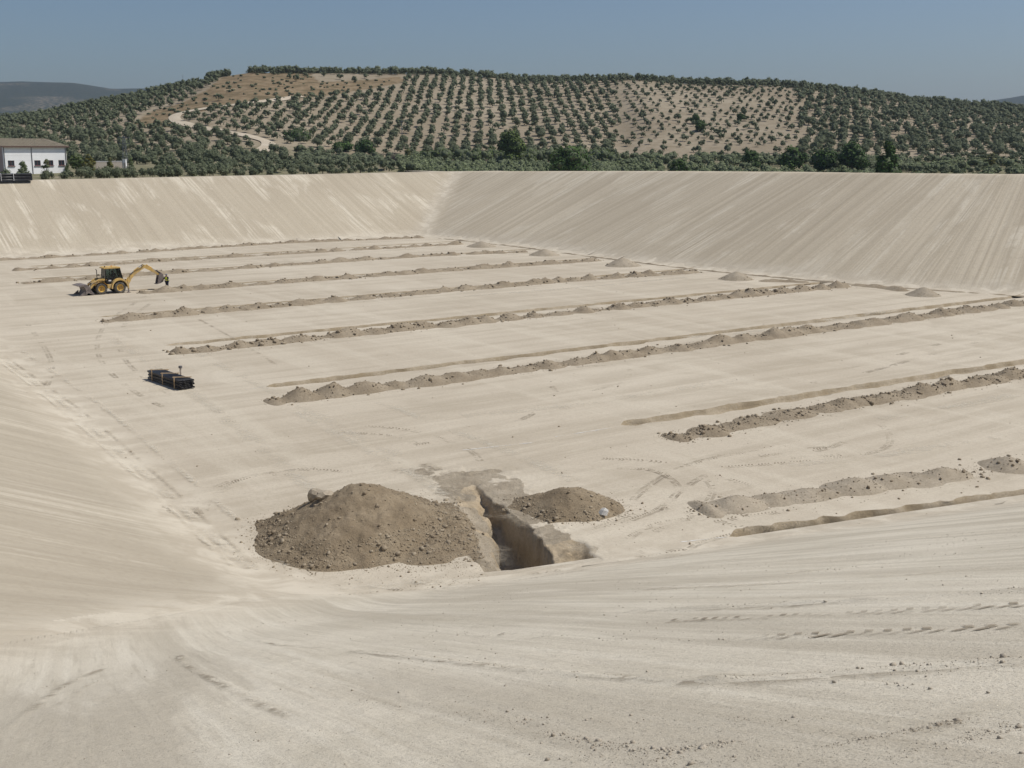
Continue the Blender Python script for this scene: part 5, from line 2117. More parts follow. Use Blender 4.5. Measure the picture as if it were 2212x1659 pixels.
def make_building():
    a = math.atan((6 * S - 512) / 1148)
    r0 = 268.0
    A = np.array([r0 * math.sin(a), r0 * math.cos(a)])
    ang = R(57)                       # facade recedes to the right
    L = 20.5
    # length so that the far corner stands at column 143
    for L in np.arange(10, 40, 0.1):
        e = A + L * np.array([math.cos(ang), math.sin(ang)])
        if pix(e[0], e[1], 15)[0] > 143:
            break
    zb = float(ground_z(A[0] + 4, A[1] + 6)) - 0.3
    h = EYE + r0 * (HOR - 316) * S / 1148 - zb
    W = 15.0
    o = empty('farm_building', (A[0], A[1], zb), ang)
    tag(o, 'white rendered farm building with brown roof and four small windows', 'building')
    # walls with real window openings: local x along facade, y away
    wins = [0.11, 0.52, 0.725, 0.91]
    ww, wh, wz = 1.55, 1.15, h * 0.33
    b = B()
    xs = [0.0]
    for f in wins:
        xs += [f * L - ww / 2, f * L + ww / 2]
    xs.append(L)
    for i in range(0, len(xs) - 1):
        x0, x1 = xs[i], xs[i + 1]
        if i % 2 == 0:
            b.box(((x0 + x1) / 2, 0.125, h / 2 - 0.5), (x1 - x0, 0.25, h + 1))
        else:
            b.box(((x0 + x1) / 2, 0.125, (wz - 1) / 2), (x1 - x0, 0.25, wz + 1))
            b.box(((x0 + x1) / 2, 0.125, (wz + wh + h) / 2), (x1 - x0, 0.25, h - wz - wh))
    bmesh.ops.remove_doubles(b.bm, verts=b.bm.verts[:], dist=0.001)
    b.build('wall', M['white_wall'], o)
    ridge = h + W / 2 * 0.21
    for x0, m in ((0.0, 'end_wall'), (L - 0.25, 'white_wall')):
        bb = B()
        pr = [(0.25, -1), (W, -1), (W, h), (W / 2, ridge), (0.25, h + 0.25 * 0.21)]
        v0 = [bb.bm.verts.new((x0, y, z)) for y, z in pr]
        v1 = [bb.bm.verts.new((x0 + 0.25, y, z)) for y, z in pr]
        bb.bm.faces.new(v0)
        bb.bm.faces.new(v1[::-1])
        for i in range(5):
            bb.bm.faces.new((v0[i], v0[(i + 1) % 5], v1[(i + 1) % 5], v1[i]))
        bb.build('gable_wall', M[m], o)
    B().box((L / 2, W + 0.125, h / 2 - 0.5), (L, 0.25, h + 1)).build('rear_wall', M['white_wall'], o)
    for f in wins:
        x = f * L
        fr = B()
        fr.box((x, 0.10, wz + 0.05), (ww, 0.1, 0.1)).box((x, 0.10, wz + wh - 0.05), (ww, 0.1, 0.1))
        for sx in (-1, 0, 1):
            fr.box((x + sx * (ww / 2 - 0.05), 0.102, wz + wh / 2), (0.09, 0.1, wh - 0.2))
        w = fr.build('window', M['frame_red'], o)
        for sx in (-1, 1):
            B().box((x + sx * ww / 4, 0.13, wz + wh / 2), (ww / 2 - 0.12, 0.03, wh - 0.2)).build('pane', M['glass'], w)
        B().box((x, -0.05, wz - 0.05), (ww + 0.2, 0.3, 0.09)).build('sill', M['frame_red'], w)
    rf = B()
    for s_ in (0, 1):
        y0, y1 = (-0.5, W / 2) if s_ == 0 else (W + 0.75, W / 2)
        z0 = h - 0.5 * 0.21 + 0.06
        for k in range(34):
            x0 = -0.5 + (L + 1.0) * k / 34
            x1 = -0.5 + (L + 1.0) * (k + 1) / 34
            zz = 0.0 if k % 2 else 0.05
            rf.sheet([[(x0, y0, z0 + zz), (x1, y0, z0 + zz)], [(x0, y1, ridge + 0.08 + zz), (x1, y1, ridge + 0.08 + zz)]])
    bmesh.ops.solidify(rf.bm, geom=rf.bm.faces[:], thickness=0.06)
    roof = rf.build('roof', M['roof'], o)
    B().box((L / 2, -0.55, h - 0.16), (L + 1.04, 0.10, 0.30)).build('fascia', M['fascia'], roof)
    for f in (0.012, 0.435, 0.985):
        B().tube((f * L, -0.09, -0.8), (f * L, -0.09, h - 0.2), 0.07, 0.07, 8).build('downpipe', M['grey_pipe'], o)
    for k, z in ((0, h * 0.70), (1, h * 0.52)):
        B().box((L * (0.3 if k == 0 else 0.24), -0.012, z), (L * (0.55 if k == 0 else 0.4), 0.02, 0.035)).build('render_joint', M['white_wall'], o)


make_building()

# low garden wall, pylon, white kiosk
M['stone_wall'] = mat_plain('rendered_garden_wall', (0.50, 0.44, 0.37), 0.9, 0.1)
M['steel'] = mat_plain('galvanised_steel', (0.20, 0.21, 0.22), 0.6, 0.1, 4.0, 0.3)


def at_bearing(dx, dist):
    a = math.atan((dx * S - 512) / 1148)
    x, y = dist * math.sin(a), dist * math.cos(a)
    return np.array([x, y, float(ground_z(x, y))])


p0, p1 = at_bearing(205, 282), at_bearing(262, 284)
d = p1 - p0
wz_ = EYE + 283 * (HOR - 347) * S / 1148
b = B()
b.box((np.linalg.norm(d[:2]) / 2, 0, (wz_ - p0[2]) / 2 - 0.3), (np.linalg.norm(d[:2]), 0.25, wz_ - p0[2] + 0.6))
wroot = empty('garden_wall', p0, math.atan2(d[1], d[0]))
tag(wroot, 'low pale garden wall between the small trees right of building', 'wall')
b.build('wall_body', M['stone_wall'], wroot)
B().box((np.linalg.norm(d[:2]) / 2, 0, wz_ - p0[2] + 0.05), (np.linalg.norm(d[:2]) + 0.1, 0.36, 0.09)).build('coping', M['white_wall'], wroot)

p = at_bearing(269, 280)
ptop = EYE + 280 * (HOR - 296) * S / 1148 - p[2]
pr = empty('power_pylon', p)
tag(pr, 'thin grey lattice power pylon right of the white building', 'pylon')
b = B()
w0, w1 = 0.62, 0.2
for sx in (-1, 1):
    for sy in (-1, 1):
        b.tube((sx * w0, sy * w0, 0), (sx * w1, sy * w1, ptop), 0.05, 0.04, 5)
b.build('tower_legs', M['steel'], pr)
b = B()
nb_ = 11
for k in range(nb_):
    z0, z1 = ptop * k / nb_, ptop * (k + 1) / nb_
    a0, a1 = w0 + (w1 - w0) * k / nb_, w0 + (w1 - w0) * (k + 1) / nb_
    sgn = 1 if k % 2 else -1
    for s_ in (-1, 1):
        b.tube((-a0 * sgn, s_ * a0, z0), (a1 * sgn, s_ * a1, z1), 0.028, 0.028, 4)
        b.tube((s_ * a0, -a0 * sgn, z0), (s_ * a1, a1 * sgn, z1), 0.028, 0.028, 4)
b.build('bracing', M['steel'], pr)
for z in (ptop - 0.4, ptop - 1.7):
    c = B().box((0, 0, z), (2.6, 0.12, 0.12)).build('cross_arm', M['steel'], pr)
    for sx in (-1.2, 0, 1.2):
        B().tube((sx, 0, z + 0.06), (sx, 0, z + 0.42), 0.06, 0.04, 8).build('insulator', M['glass'], c)
p = at_bearing(267.5, 277)
kz = EYE + 277 * (HOR - 343) * S / 1148 - p[2]
ko = empty('utility_pillar', p)
tag(ko, 'narrow white utility pillar at the foot of the pylon', 'utility pillar')
B().box((0, 0, kz / 2 - 0.1), (0.7, 0.7, kz + 0.2), bev=0.03).build('cabinet', M['white_wall'], ko)
B().box((0, 0, kz + 0.05), (0.82, 0.82, 0.10), bev=0.02).build('cap', M['white_wall'], ko)
B().box((0.05, -0.36, kz * 0.45), (0.45, 0.03, kz * 0.6)).build('door', M['stone_wall'], ko)

for i, (dx, dist, ty, lab) in enumerate([(869, 430, 262, 'slim grey utility pole standing among the middle grove olives'), (637, 395, 300, 'slim grey utility pole just left of the round dark tree')]):
    p = at_bearing(dx, dist)
    hh = EYE + dist * (HOR - ty) * S / 1148 - p[2]
    po = empty('utility_pole', p)
    tag(po, lab, 'utility pole', 'slim utility poles')
    B().tube((0, 0, -0.3), (0, 0, hh), 0.16, 0.10, 8).build('pole', M['steel'], po)
    c = B().box((0, 0, hh - 0.35), (1.7, 0.12, 0.12)).build('cross_arm', M['steel'], po)
    for sx in (-0.75, 0.75):
        B().tube((sx, 0, hh - 0.29), (sx, 0, hh - 0.05), 0.05, 0.03, 6).build('insulator', M['glass'], c)
p = at_bearing(404, 590)
mo = empty('radio_mast', p)
tag(mo, 'hair-thin mast rising over the left shoulder of the hill', 'mast')
hh = EYE + 590 * (HOR - 172) * S / 1148 - p[2]
B().tube((0, 0, -0.3), (0, 0, hh), 0.11, 0.05, 6).build('pole', M['steel'], mo)
for z in (0.6, 0.85):
    B().tube((-0.4, 0, hh * z), (0.4, 0, hh * z), 0.04, 0.04, 5).build('bracket', M['steel'], mo)

# ------------------------------------------------------------------ black pipes
M['pipe'] = mat_plain('black_polyethylene', (0.018, 0.018, 0.021), 0.38, 0.25, 3.0, spec=0.5, dirt=((0.16, 0.14, 0.11), 0.25))
M['pipe_dark'] = mat_plain('pipe_inside', (0.006, 0.006, 0.007), 0.9, 0.1)
M['lath'] = mat_plain('wooden_lath', (0.42, 0.31, 0.19), 0.85, 0.15, 5.0)
M['strap'] = mat_plain('white_strap', (0.72, 0.72, 0.72), 0.7, 0.05)


def pipe_mesh(L, r, n=12):
    b = B()
    b.lathe([(r * 0.84, -L / 2 + 0.02), (r * 0.84, -L / 2), (r, -L / 2), (r, L / 2), (r * 0.84, L / 2), (r * 0.84, L / 2 - 0.25)], 'y', n=n)
    b.lathe([(r * 0.84, -L / 2), (r * 0.84, -L / 2 + 0.25)], 'y', n=n)
    me = bpy.data.meshes.new('pipe')
    b.bm.to_mesh(me)
    b.bm.free()
    me.materials.append(M['pipe'])
    me.polygons.foreach_set('use_smooth', np.ones(len(me.polygons), bool))
    return me


def pipe_bundle(loc, rz, L, r, nc, nr, laths, lathmat, label, seed, timber=True):
    g = np.random.default_rng(seed)
    o = empty('pipe_bundle', loc, rz)
    tag(o, label, 'pipe bundle')
    me = pipe_mesh(L, r)
    k = 0
    for j in range(nr):
        cnt = nc - (j % 2)
        for i in range(cnt):
            x = (i - (cnt - 1) / 2) * r * 2.02
            z = r + j * r * 1.76 + (0.05 if timber else 0)
            link('pipe', me, o, (x, g.uniform(-0.10, 0.10), z), (0, g.uniform(0, 6.28), 0))
    w = nc * r * 2.02
    h = (nr - 1) * r * 1.76 + 2 * r + (0.05 if timber else 0)
    for y in laths:
        if timber:
            for sx in (-1, 1):
                ht = h * (1.0 if sx < 0 else 1.30)
                B().box((sx * (w / 2 + 0.035), y, ht / 2), (0.05, 0.08, ht)).build('post', M[lathmat], o)
            ang_ = math.atan2(h * 0.2, w + 0.1)
            B().box((0, y, h + 0.10), (w + 0.30, 0.085, 0.05), Matrix.Rotation(-ang_ * 1.0, 3, 'Y')).build('cross_lath', M[lathmat], o)
            B().box((0, y, 0.025), (w + 0.16, 0.09, 0.05)).build('bearer', M[lathmat], o)
        else:
            st = B()
            hw_ = w / 2 + 0.02
            st.path([(-hw_, y, 0.02), (-hw_, y, h + 0.02), (hw_, y, h + 0.02), (hw_, y, 0.02)], 0.05, 6)
            st.build('strap', M[lathmat], o)
    return o


e0, e1 = gp(326, 829), gp(404, 843)       # left end and right end of the bundle on the floor
ctr = (gp(322, 826) + gp(420, 836)) / 2
pA, pB_, pC = gp(319, 819), gp(388, 842.8), gp(420.3, 839.3)
pd = pB_ - pA
print('pipes', np.linalg.norm(pd), np.linalg.norm(pC - pB_))
pang = math.atan2(pd[1], pd[0]) - R(90)
pctr = (pA + pB_) / 2 + (pC - pB_) / 2
pipe_bundle((pctr[0], pctr[1], float(zf(pctr[0], pctr[1]))), pang, float(np.linalg.norm(pd)), 0.070, 8, 5, (-1.75, 0.0, 1.9), 'lath', 'strapped bundle of long black pipes lying on the pit floor', 31)
# surveyor's post behind the bundle
sp_ = gp(391, 815)
so = empty('marker_post', (sp_[0], sp_[1], 0))
tag(so, 'short grey-topped marker post behind the black pipe bundle', 'post')
B().tube((0, 0, -0.1), (0, 0, 0.70), 0.07, 0.07, 12).build('post', M['stone_wall'], so)
B().tube((0, 0, 0.70), (0, 0, 0.86), 0.14, 0.14, 12).build('cap', M['grey_pipe'], so)

pb = gp(0, 560) + u * (-9.0) + nF * (28.2 + 1.6)
pang2 = math.atan2(u[1], u[0]) - R(90)
for k in range(1):
    for tt in np.arange(0, 40, 0.1):
        q = gp(0, 560) + u * tt + nF * (28.2 + 2.4)
        if pix(q[0], q[1], 11.2)[0] > 67:
            break
    q = q - u * 4.75
    pipe_bundle((q[0], q[1], 11.12), pang2, 9.5, 0.14, 5, 5, (-0.5, 1.6), 'strap', 'stack of black pipes with white straps on the far left rim', 33, False)

# ------------------------------------------------------------------ yellow backhoe loader
M['yellow'] = mat_plain('worn_yellow_paint', (0.60, 0.40, 0.13), 0.6, 0.14, 3.0, spec=0.3, dirt=((0.45, 0.37, 0.25), 0.7))
M['tyre'] = mat_plain('dusty_tyre_rubber', (0.085, 0.078, 0.068), 0.95, 0.25, 5.0, dirt=((0.30, 0.26, 0.20), 0.65))
M['rim'] = mat_plain('yellow_wheel_rim', (0.58, 0.36, 0.07), 0.6, 0.12, 4.0, dirt=((0.40, 0.33, 0.22), 0.4))
M['hub'] = mat_plain('rusty_hub', (0.22, 0.12, 0.06), 0.8, 0.2, 8.0)
M['black_metal'] = mat_plain('black_metal', (0.022, 0.021, 0.021), 0.55, 0.2, 4.0)
M['cab_glass'] = mat_plain('tinted_cab_glass', (0.016, 0.022, 0.024), 0.08, 0.1, 1.0, spec=0.6)
M['worn_steel'] = mat_plain('worn_bucket_steel', (0.20, 0.17, 0.16), 0.65, 0.25, 3.0, 0.2, dirt=((0.33, 0.28, 0.22), 0.5))
M['chrome'] = mat_plain('cylinder_rod', (0.55, 0.55, 0.55), 0.25, 0.05, 3.0, 0.9)
M['white_plate'] = mat_plain('white_plate', (0.75, 0.74, 0.72), 0.6, 0.03)
M['orange_lamp'] = mat_plain('amber_lamp', (0.70, 0.25, 0.02), 0.3, 0.05)


def clear_glass():
    m = bpy.data.materials.new('cab_window')
    m.use_nodes = True
    n, l = m.node_tree.nodes, m.node_tree.links
    n.clear()
    out = n.new('ShaderNodeOutputMaterial')
    g = n.new('ShaderNodeBsdfGlossy')
    g.inputs['Roughness'].default_value = 0.03
    t = n.new('ShaderNodeBsdfTransparent')
    t.inputs['Color'].default_value = (0.50, 0.56, 0.55, 1)
    f = n.new('ShaderNodeFresnel')
    f.inputs['IOR'].default_value = 1.45
    mx = n.new('ShaderNodeMixShader')
    l.new(f.outputs[0], mx.inputs[0])
    l.new(t.outputs[0], mx.inputs[1])
    l.new(g.outputs[0], mx.inputs[2])
    l.new(mx.outputs[0], out.inputs['Surface'])
    return m


M['cab_window'] = clear_glass()


def beam(b, pts, w, y0, y1):
    """box-section arm through (x, z, depth) points between y0 and y1"""
    n = len(pts)
    top, bot = [], []
    for i, (x, z, h) in enumerate(pts):
        a = pts[max(0, i - 1)]
        c = pts[min(n - 1, i + 1)]
        tx, tz = c[0] - a[0], c[1] - a[1]
        L = math.hypot(tx, tz)
        nx, nz = -tz / L, tx / L
        top.append((x + nx * h / 2, z + nz * h / 2))
        bot.append((x - nx * h / 2, z - nz * h / 2))
    b.prism(top + bot[::-1], y0, y1)
    return b


def cyl(parent, p, q, r=0.06, split=0.55):
    p, q = Vector(p), Vector(q)
    m_ = p.lerp(q, split)
    o = B().tube(p, m_, r, r, 10).build('hydraulic_cylinder', M['yellow'], parent)
    B().tube(m_, q, r * 0.55, r * 0.55, 8).build('rod', M['chrome'], o)


def wheel(parent, x, y, R_, w):
    t = B()
    pr = [(R_ * 0.60, -w * .46), (R_ * 0.80, -w * .52), (R_ * 0.94, -w * .46), (R_ * 0.97, -w * .25), (R_ * 0.97, w * .25), (R_ * 0.94, w * .46), (R_ * 0.80, w * .52), (R_ * 0.60, w * .46)]
    t.lathe(pr, 'y', (x, y, R_), 36)
    for k in range(22):
        for sd_ in (-1, 1):
            a = 2 * math.pi * (k + (0.5 if sd_ > 0 else 0)) / 22
            Rm = Matrix.Rotation(-a, 3, 'Y') @ Matrix.Rotation(sd_ * 0.6, 3, 'Z')
            c = Vector((x, y, R_)) + Matrix.Rotation(-a, 3, 'Y') @ Vector((0, sd_ * w * 0.24, R_ * 0.965))
            t.box(c, (0.055, w * 0.5, 0.07), Rm)
    wh_ = t.build('wheel', M['tyre'], parent, False)
    r = B()
    r.lathe([(R_ * 0.62, -w * .40), (R_ * 0.58, -w * .46), (R_ * 0.54, -w * .38), (R_ * 0.50, -w * .22), (R_ * 0.22, -w * .18), (R_ * 0.20, -w * .26), (0.001, -w * .26)], 'y', (x, y, R_), 28)
    r.lathe([(R_ * 0.62, w * .40), (R_ * 0.54, w * .38), (R_ * 0.5, w * .2), (0.001, w * .2)], 'y', (x, y, R_), 28)
    r.build('rim', M['rim'], wh_, True)
    hb = B().tube((x, y - w * .38, R_), (x, y - w * .2, R_), R_ * 0.13, R_ * 0.16, 14)
    for k in range(8):
        a = 2 * math.pi * k / 8
        hb.tube((x + math.cos(a) * R_ * .3, y - w * .26, R_ + math.sin(a) * R_ * .3), (x + math.cos(a) * R_ * .3, y - w * .19, R_ + math.sin(a) * R_ * .3), 0.03, 0.03, 6)
    hb.build('hub', M['hub'], wh_)


def make_backhoe():
    fw_, rw_ = gp(220, 636), gp(259.5, 633)
    d = rw_ - fw_
    ang = math.atan2(d[1], d[0])
    o_ = rw_ + np.array([-math.sin(ang), math.cos(ang)]) * 0.9
    o = empty('backhoe_loader', (o_[0], o_[1], float(zf(o_[0], o_[1]))), ang)
    tag(o, 'yellow backhoe loader with raised digging arm on the pit floor', 'backhoe loader')
    for x, R_, w in ((0.0, 0.67, 0.46), (-2.16, 0.66, 0.44)):
        for y in (-0.9, 0.9):
            wheel(o, x, y, R_, w)
    # chassis, sills
    c = B()
    c.box((-1.05, 0, 0.82), (3.6, 0.75, 0.42), bev=0.03).box((0.55, 0, 0.85), (0.8, 0.9, 0.5), bev=0.03)
    c.box((-2.16, 0, 0.66), (0.3, 1.5, 0.22)).box((0, 0, 0.67), (0.34, 1.5, 0.26))
    c.build('chassis', M['black_metal'], o)
    s_ = B().box((-1.12, -0.78, 0.86), (0.62, 0.40, 0.46), bev=0.04).box((-1.12, 0.78, 0.86), (0.62, 0.40, 0.46), bev=0.04)
    s_.build('side_tank', M['yellow'], o)
    # bonnet
    b = B()
    b.prism([(-3.02, 0.98), (-1.50, 0.98), (-1.50, 1.78), (-1.95, 1.74), (-2.75, 1.46), (-3.02, 1.28)], -0.44, 0.44, 0.03)
    bo = b.build('bonnet', M['yellow'], o)
    gr = B()
    for k in range(6):
        gr.box((-2.3 + k * 0.12, -0.45, 1.35), (0.06, 0.02, 0.24))
    gr.box((-3.04, 0, 1.14), (0.03, 0.7, 0.26))
    gr.build('grille', M['black_metal'], bo)
    # front and rear wings
    for y in (-0.92, 0.92):
        f = B()
        rows = []
        for k in range(11):
            a = R(28 + k * 12.4)
            rows.append([(math.cos(a) * 0.80 - 2.16, y - 0.24, 0.66 + math.sin(a) * 0.80), (math.cos(a) * 0.80 - 2.16, y + 0.24, 0.66 + math.sin(a) * 0.80)])
        f.sheet(rows)
        bmesh.ops.solidify(f.bm, geom=f.bm.faces[:], thickness=0.05)
        f.build('front_wing', M['yellow'], o)
        f = B()
        pr = [(math.cos(R(a)) * 0.86, 0.67 + math.sin(R(a)) * 0.86) for a in range(8, 186, 11)]
        pr2 = [(math.cos(R(a)) * 0.98 - 0.02, 0.69 + math.sin(R(a)) * (1.08)) for a in range(186, 8, -11)]
        f.prism(pr + pr2, y - 0.27, y + 0.26)
        f.build('rear_wing', M['yellow'], o)
    # cab: floor box, pillars, glass, roof
    cb = B()
    cb.prism([(-1.50, 0.95), (0.20, 0.95), (0.48, 1.55), (0.48, 1.72), (-1.50, 1.72)], -0.70, 0.70)
    cab = cb.build('cab', M['black_metal'], o)
    pl = B()
    for y in (-0.72, 0.72):
        pl.tube((-1.55, y, 1.70), (-1.42, y, 2.90), 0.045, 0.045, 8)
        pl.tube((-0.55, y, 1.0), (-0.55, y, 2.90), 0.04, 0.04, 8)
        pl.tube((0.50, y, 1.60), (0.20, y, 2.90), 0.05, 0.05, 8)
        pl.box((-0.50, y, 1.72), (2.0, 0.05, 0.07))
        pl.tube((-1.55, y, 1.70), (-1.10, y, 1.0), 0.04, 0.04, 8)
    pl.build('pillar', M['black_metal'], cab)
    for y in (-0.715, 0.715):
        g_ = B()
        g_.prism([(-1.51, 1.75), (-0.59, 1.75), (-0.59, 2.88), (-1.40, 2.88)], y - 0.006, y + 0.006)
        g_.prism([(-0.51, 1.75), (0.46, 1.75), (0.21, 2.88), (-0.51, 2.88)], y - 0.006, y + 0.006)
        g_.build('side_window', M['cab_window'], cab)
    B().prism([(-1.56, 1.75), (-1.545, 1.75), (-1.415, 2.88), (-1.43, 2.88)], -0.67, 0.67).build('windscreen', M['cab_window'], cab)
    B().prism([(0.49, 1.75), (0.505, 1.75), (0.205, 2.88), (0.19, 2.88)], -0.67, 0.67).build('rear_window', M['cab_window'], cab)
    rf = B().prism([(-1.66, 2.91), (0.30, 2.91), (0.26, 3.04), (0.05, 3.10), (-1.45, 3.10), (-1.66, 3.02)], -0.80, 0.80, 0.02)
    roof = rf.build('roof', M['yellow'], cab)
    B().tube((-0.62, -0.3, 3.10), (-0.62, -0.3, 3.24), 0.06, 0.05, 10).build('beacon', M['orange_lamp'], roof)
    B().tube((-1.46, -0.55, 3.08), (-1.46, -0.55, 3.25), 0.05, 0.07, 8).build('work_lamp', M['black_metal'], roof)
    B().tube((0.10, -0.62, 3.0), (0.22, -0.62, 2.95), 0.07, 0.07, 8).build('work_lamp', M['black_metal'], roof)
    B().box((-1.03, -0.73, 1.52), (0.30, 0.02, 0.15)).build('number_plate', M['white_plate'], cab)
    st = B().box((-0.45, 0, 1.62), (0.5, 0.5, 0.14), bev=0.04).box((-0.22, 0, 2.0), (0.12, 0.5, 0.7), bev=0.04)
    st.build('seat', M['black_metal'], cab)
    # exhaust, mirrors
    B().path([(-2.36, -0.3, 1.6), (-2.36, -0.3, 2.80), (-2.46, -0.3, 2.90)], 0.045, 8).build('exhaust', M['black_metal'], o)
    mi = B().path([(-1.5, -0.72, 2.0), (-1.80, -0.98, 2.12)], 0.018, 6).box((-1.88, -1.0, 2.04), (0.10, 0.22, 0.28), bev=0.02)
    mi.build('mirror', M['black_metal'], o)
    # loader arms
    for y in (-0.66, 0.66):
        la = B()
        beam(la, [(-1.35, 1.70, 0.18), (-2.30, 1.66, 0.24), (-2.95, 1.22, 0.26), (-3.45, 0.62, 0.20)], 0, y - 0.06, y + 0.06)
        arm = la.build('loader_arm', M['yellow'], o)
        cyl(arm, (-1.55, y - 0.12, 1.15), (-2.75, y - 0.12, 1.30), 0.055)
        cyl(arm, (-2.3, y - 0.10, 1.70), (-3.25, y - 0.10, 1.22), 0.05)
    B().tube((-3.05, -0.66, 1.1), (-3.05, 0.66, 1.1), 0.09, 0.09, 10).build('cross_tube', M['yellow'], o)
    # front bucket with its clam opened
    bk = B()
    prof = [(-3.42, 0.95), (-3.85, 1.28), (-4.30, 1.27), (-4.72, 1.16), (-4.62, 1.06), (-4.22, 1.08), (-4.05, 0.92), (-3.95, 0.55), (-3.75, 0.50), (-3.40, 0.25)]
    bk.prism(prof, -1.18, 1.18)
    bucket = bk.build('loader_bucket', M['worn_steel'], o)
    cl = B()
    cl.prism([(-3.45, 0.72), (-3.90, 0.62), (-4.20, 0.02), (-4.05, 0.0), (-3.72, 0.30), (-3.15, 0.0), (-3.02, 0.12), (-3.30, 0.45)], -1.18, 1.18)
    cl.prism([(-4.15, 0.5), (-4.75, 0.04), (-4.9, 0.0), (-4.15, 0.0)], -1.18, -1.12)
    cl.prism([(-4.15, 0.5), (-4.75, 0.04), (-4.9, 0.0), (-4.15, 0.0)], 1.12, 1.18)
    cl.build('clam', M['worn_steel'], bucket)
    te = B()
    for k in range(9):
        te.box((-4.76, -1.1 + k * 0.275, 1.14), (0.16, 0.08, 0.05))
    te.build('teeth', M['worn_steel'], bucket)
    # rear frame, stabilisers, digging arm
    rfm = B().box((0.98, 0, 0.98), (0.20, 2.1, 0.62), bev=0.02).box((1.14, 0, 1.05), (0.26, 0.44, 0.9), bev=0.03)
    rfm.build('rear_frame', M['yellow'], o)
    for y in (-1.02, 1.02):
        sb = B().box((0.98, y, 1.15), (0.17, 0.17, 1.30), bev=0.015)
        st_ = sb.build('stabiliser', M['yellow'], o)
        B().box((0.98, y, 0.30), (0.12, 0.12, 0.5)).box((0.98, y, 0.045), (0.34, 0.42, 0.07), bev=0.02).build('foot', M['worn_steel'], st_)
    bm_ = B()
    beam(bm_, [(1.25, 0.95, 0.30), (1.62, 1.62, 0.32), (2.10, 2.13, 0.38), (2.75, 2.52, 0.32), (3.36, 2.82, 0.26)], 0, -0.15, 0.15)
    boom = bm_.build('boom', M['yellow'], o)
    cyl(boom, (1.22, 0, 1.40), (1.95, 0, 2.30), 0.075, 0.6)
    cyl(boom, (2.10, 0, 2.42), (3.14, 0, 3.08), 0.065, 0.55)
    dp = B()
    beam(dp, [(3.12, 3.02, 0.28), (3.55, 2.80, 0.38), (4.25, 2.38, 0.32), (5.05, 1.80, 0.20)], 0, -0.13, 0.13)
    dip = dp.build('dipper_arm', M['yellow'], o)
    cyl(dip, (3.62, 0, 3.06), (4.75, 0, 2.30), 0.06, 0.6)
    lk = B().prism([(4.72, 2.28), (4.80, 2.34), (5.28, 2.00), (5.20, 1.92)], -0.17, -0.13).prism([(4.72, 2.28), (4.80, 2.34), (5.28, 2.00), (5.20, 1.92)], 0.13, 0.17)
    lk.build('bucket_link', M['black_metal'], dip)
    db = B()
    outer = [(5.30, 2.00), (5.52, 1.75), (5.58, 1.30), (5.45, 0.92), (5.10, 0.74), (4.72, 0.68)]
    inner = [(4.76, 0.74), (5.06, 0.82), (5.36, 1.0), (5.48, 1.32), (5.42, 1.70), (5.24, 1.92)]
    db.prism(outer + inner, -0.38, 0.38)
    sidep = outer + [(4.98, 1.84)]
    db.prism(sidep, -0.385, -0.345).prism(sidep, 0.345, 0.385)
    dbk = db.build('digging_bucket', M['worn_steel'], o)
    te = B()
    for k in range(5):
        te.box((4.66, -0.30 + k * 0.15, 0.68), (0.20, 0.07, 0.05))
    te.build('teeth', M['worn_steel'], dbk)
    hs = B().path([(1.2, -0.18, 1.3), (1.55, -0.2, 1.95), (2.1, -0.2, 2.40), (3.0, -0.2, 2.74), (3.3, -0.18, 3.02)], 0.022, 6)
    hs.build('hose', M['black_metal'], boom)
    return o, ang


hoe, hoe_ang = make_backhoe()


# ------------------------------------------------------------------ people
M['skin'] = mat_plain('skin', (0.36, 0.21, 0.14), 0.6, 0.08, 6.0)
M['navy'] = mat_plain('navy_work_cloth', (0.018, 0.020, 0.042), 0.9, 0.2, 9.0)
M['hivis'] = mat_plain('high_visibility_yellow', (0.62, 0.72, 0.06), 0.7, 0.06, 6.0)
M['blue_shirt'] = mat_plain('light_blue_cloth', (0.30, 0.40, 0.50), 0.9, 0.08, 6.0)
M['hair'] = mat_plain('dark_hair', (0.02, 0.016, 0.013), 0.8, 0.2, 9.0)
M['cap'] = mat_plain('grey_cap_cloth', (0.16, 0.17, 0.20), 0.9, 0.1, 9.0)
M['boot'] = mat_plain('dark_boot', (0.025, 0.02, 0.017), 0.8, 0.2, 9.0)
M['band'] = mat_plain('reflective_band', (0.66, 0.68, 0.70), 0.4, 0.05, 6.0)


def skin_obj(name, verts, edges, radii, mat, parent, root=0, sub=2):
    me = bpy.data.meshes.new(name)
    me.from_pydata(verts, edges, [])
    me.materials.append(mat)
    o = link(name, me, parent)
    md = o.modifiers.new('skin', 'SKIN')
    sv = me.skin_vertices[0].data
    for i, r in enumerate(radii):
        r = r if isinstance(r, tuple) else (r, r)
        sv[i].radius = r
        sv[i].use_root = (i == root)
    md.use_smooth_shade = True
    sb = o.modifiers.new('sub', 'SUBSURF')
    sb.levels = sb.render_levels = sub
    return o


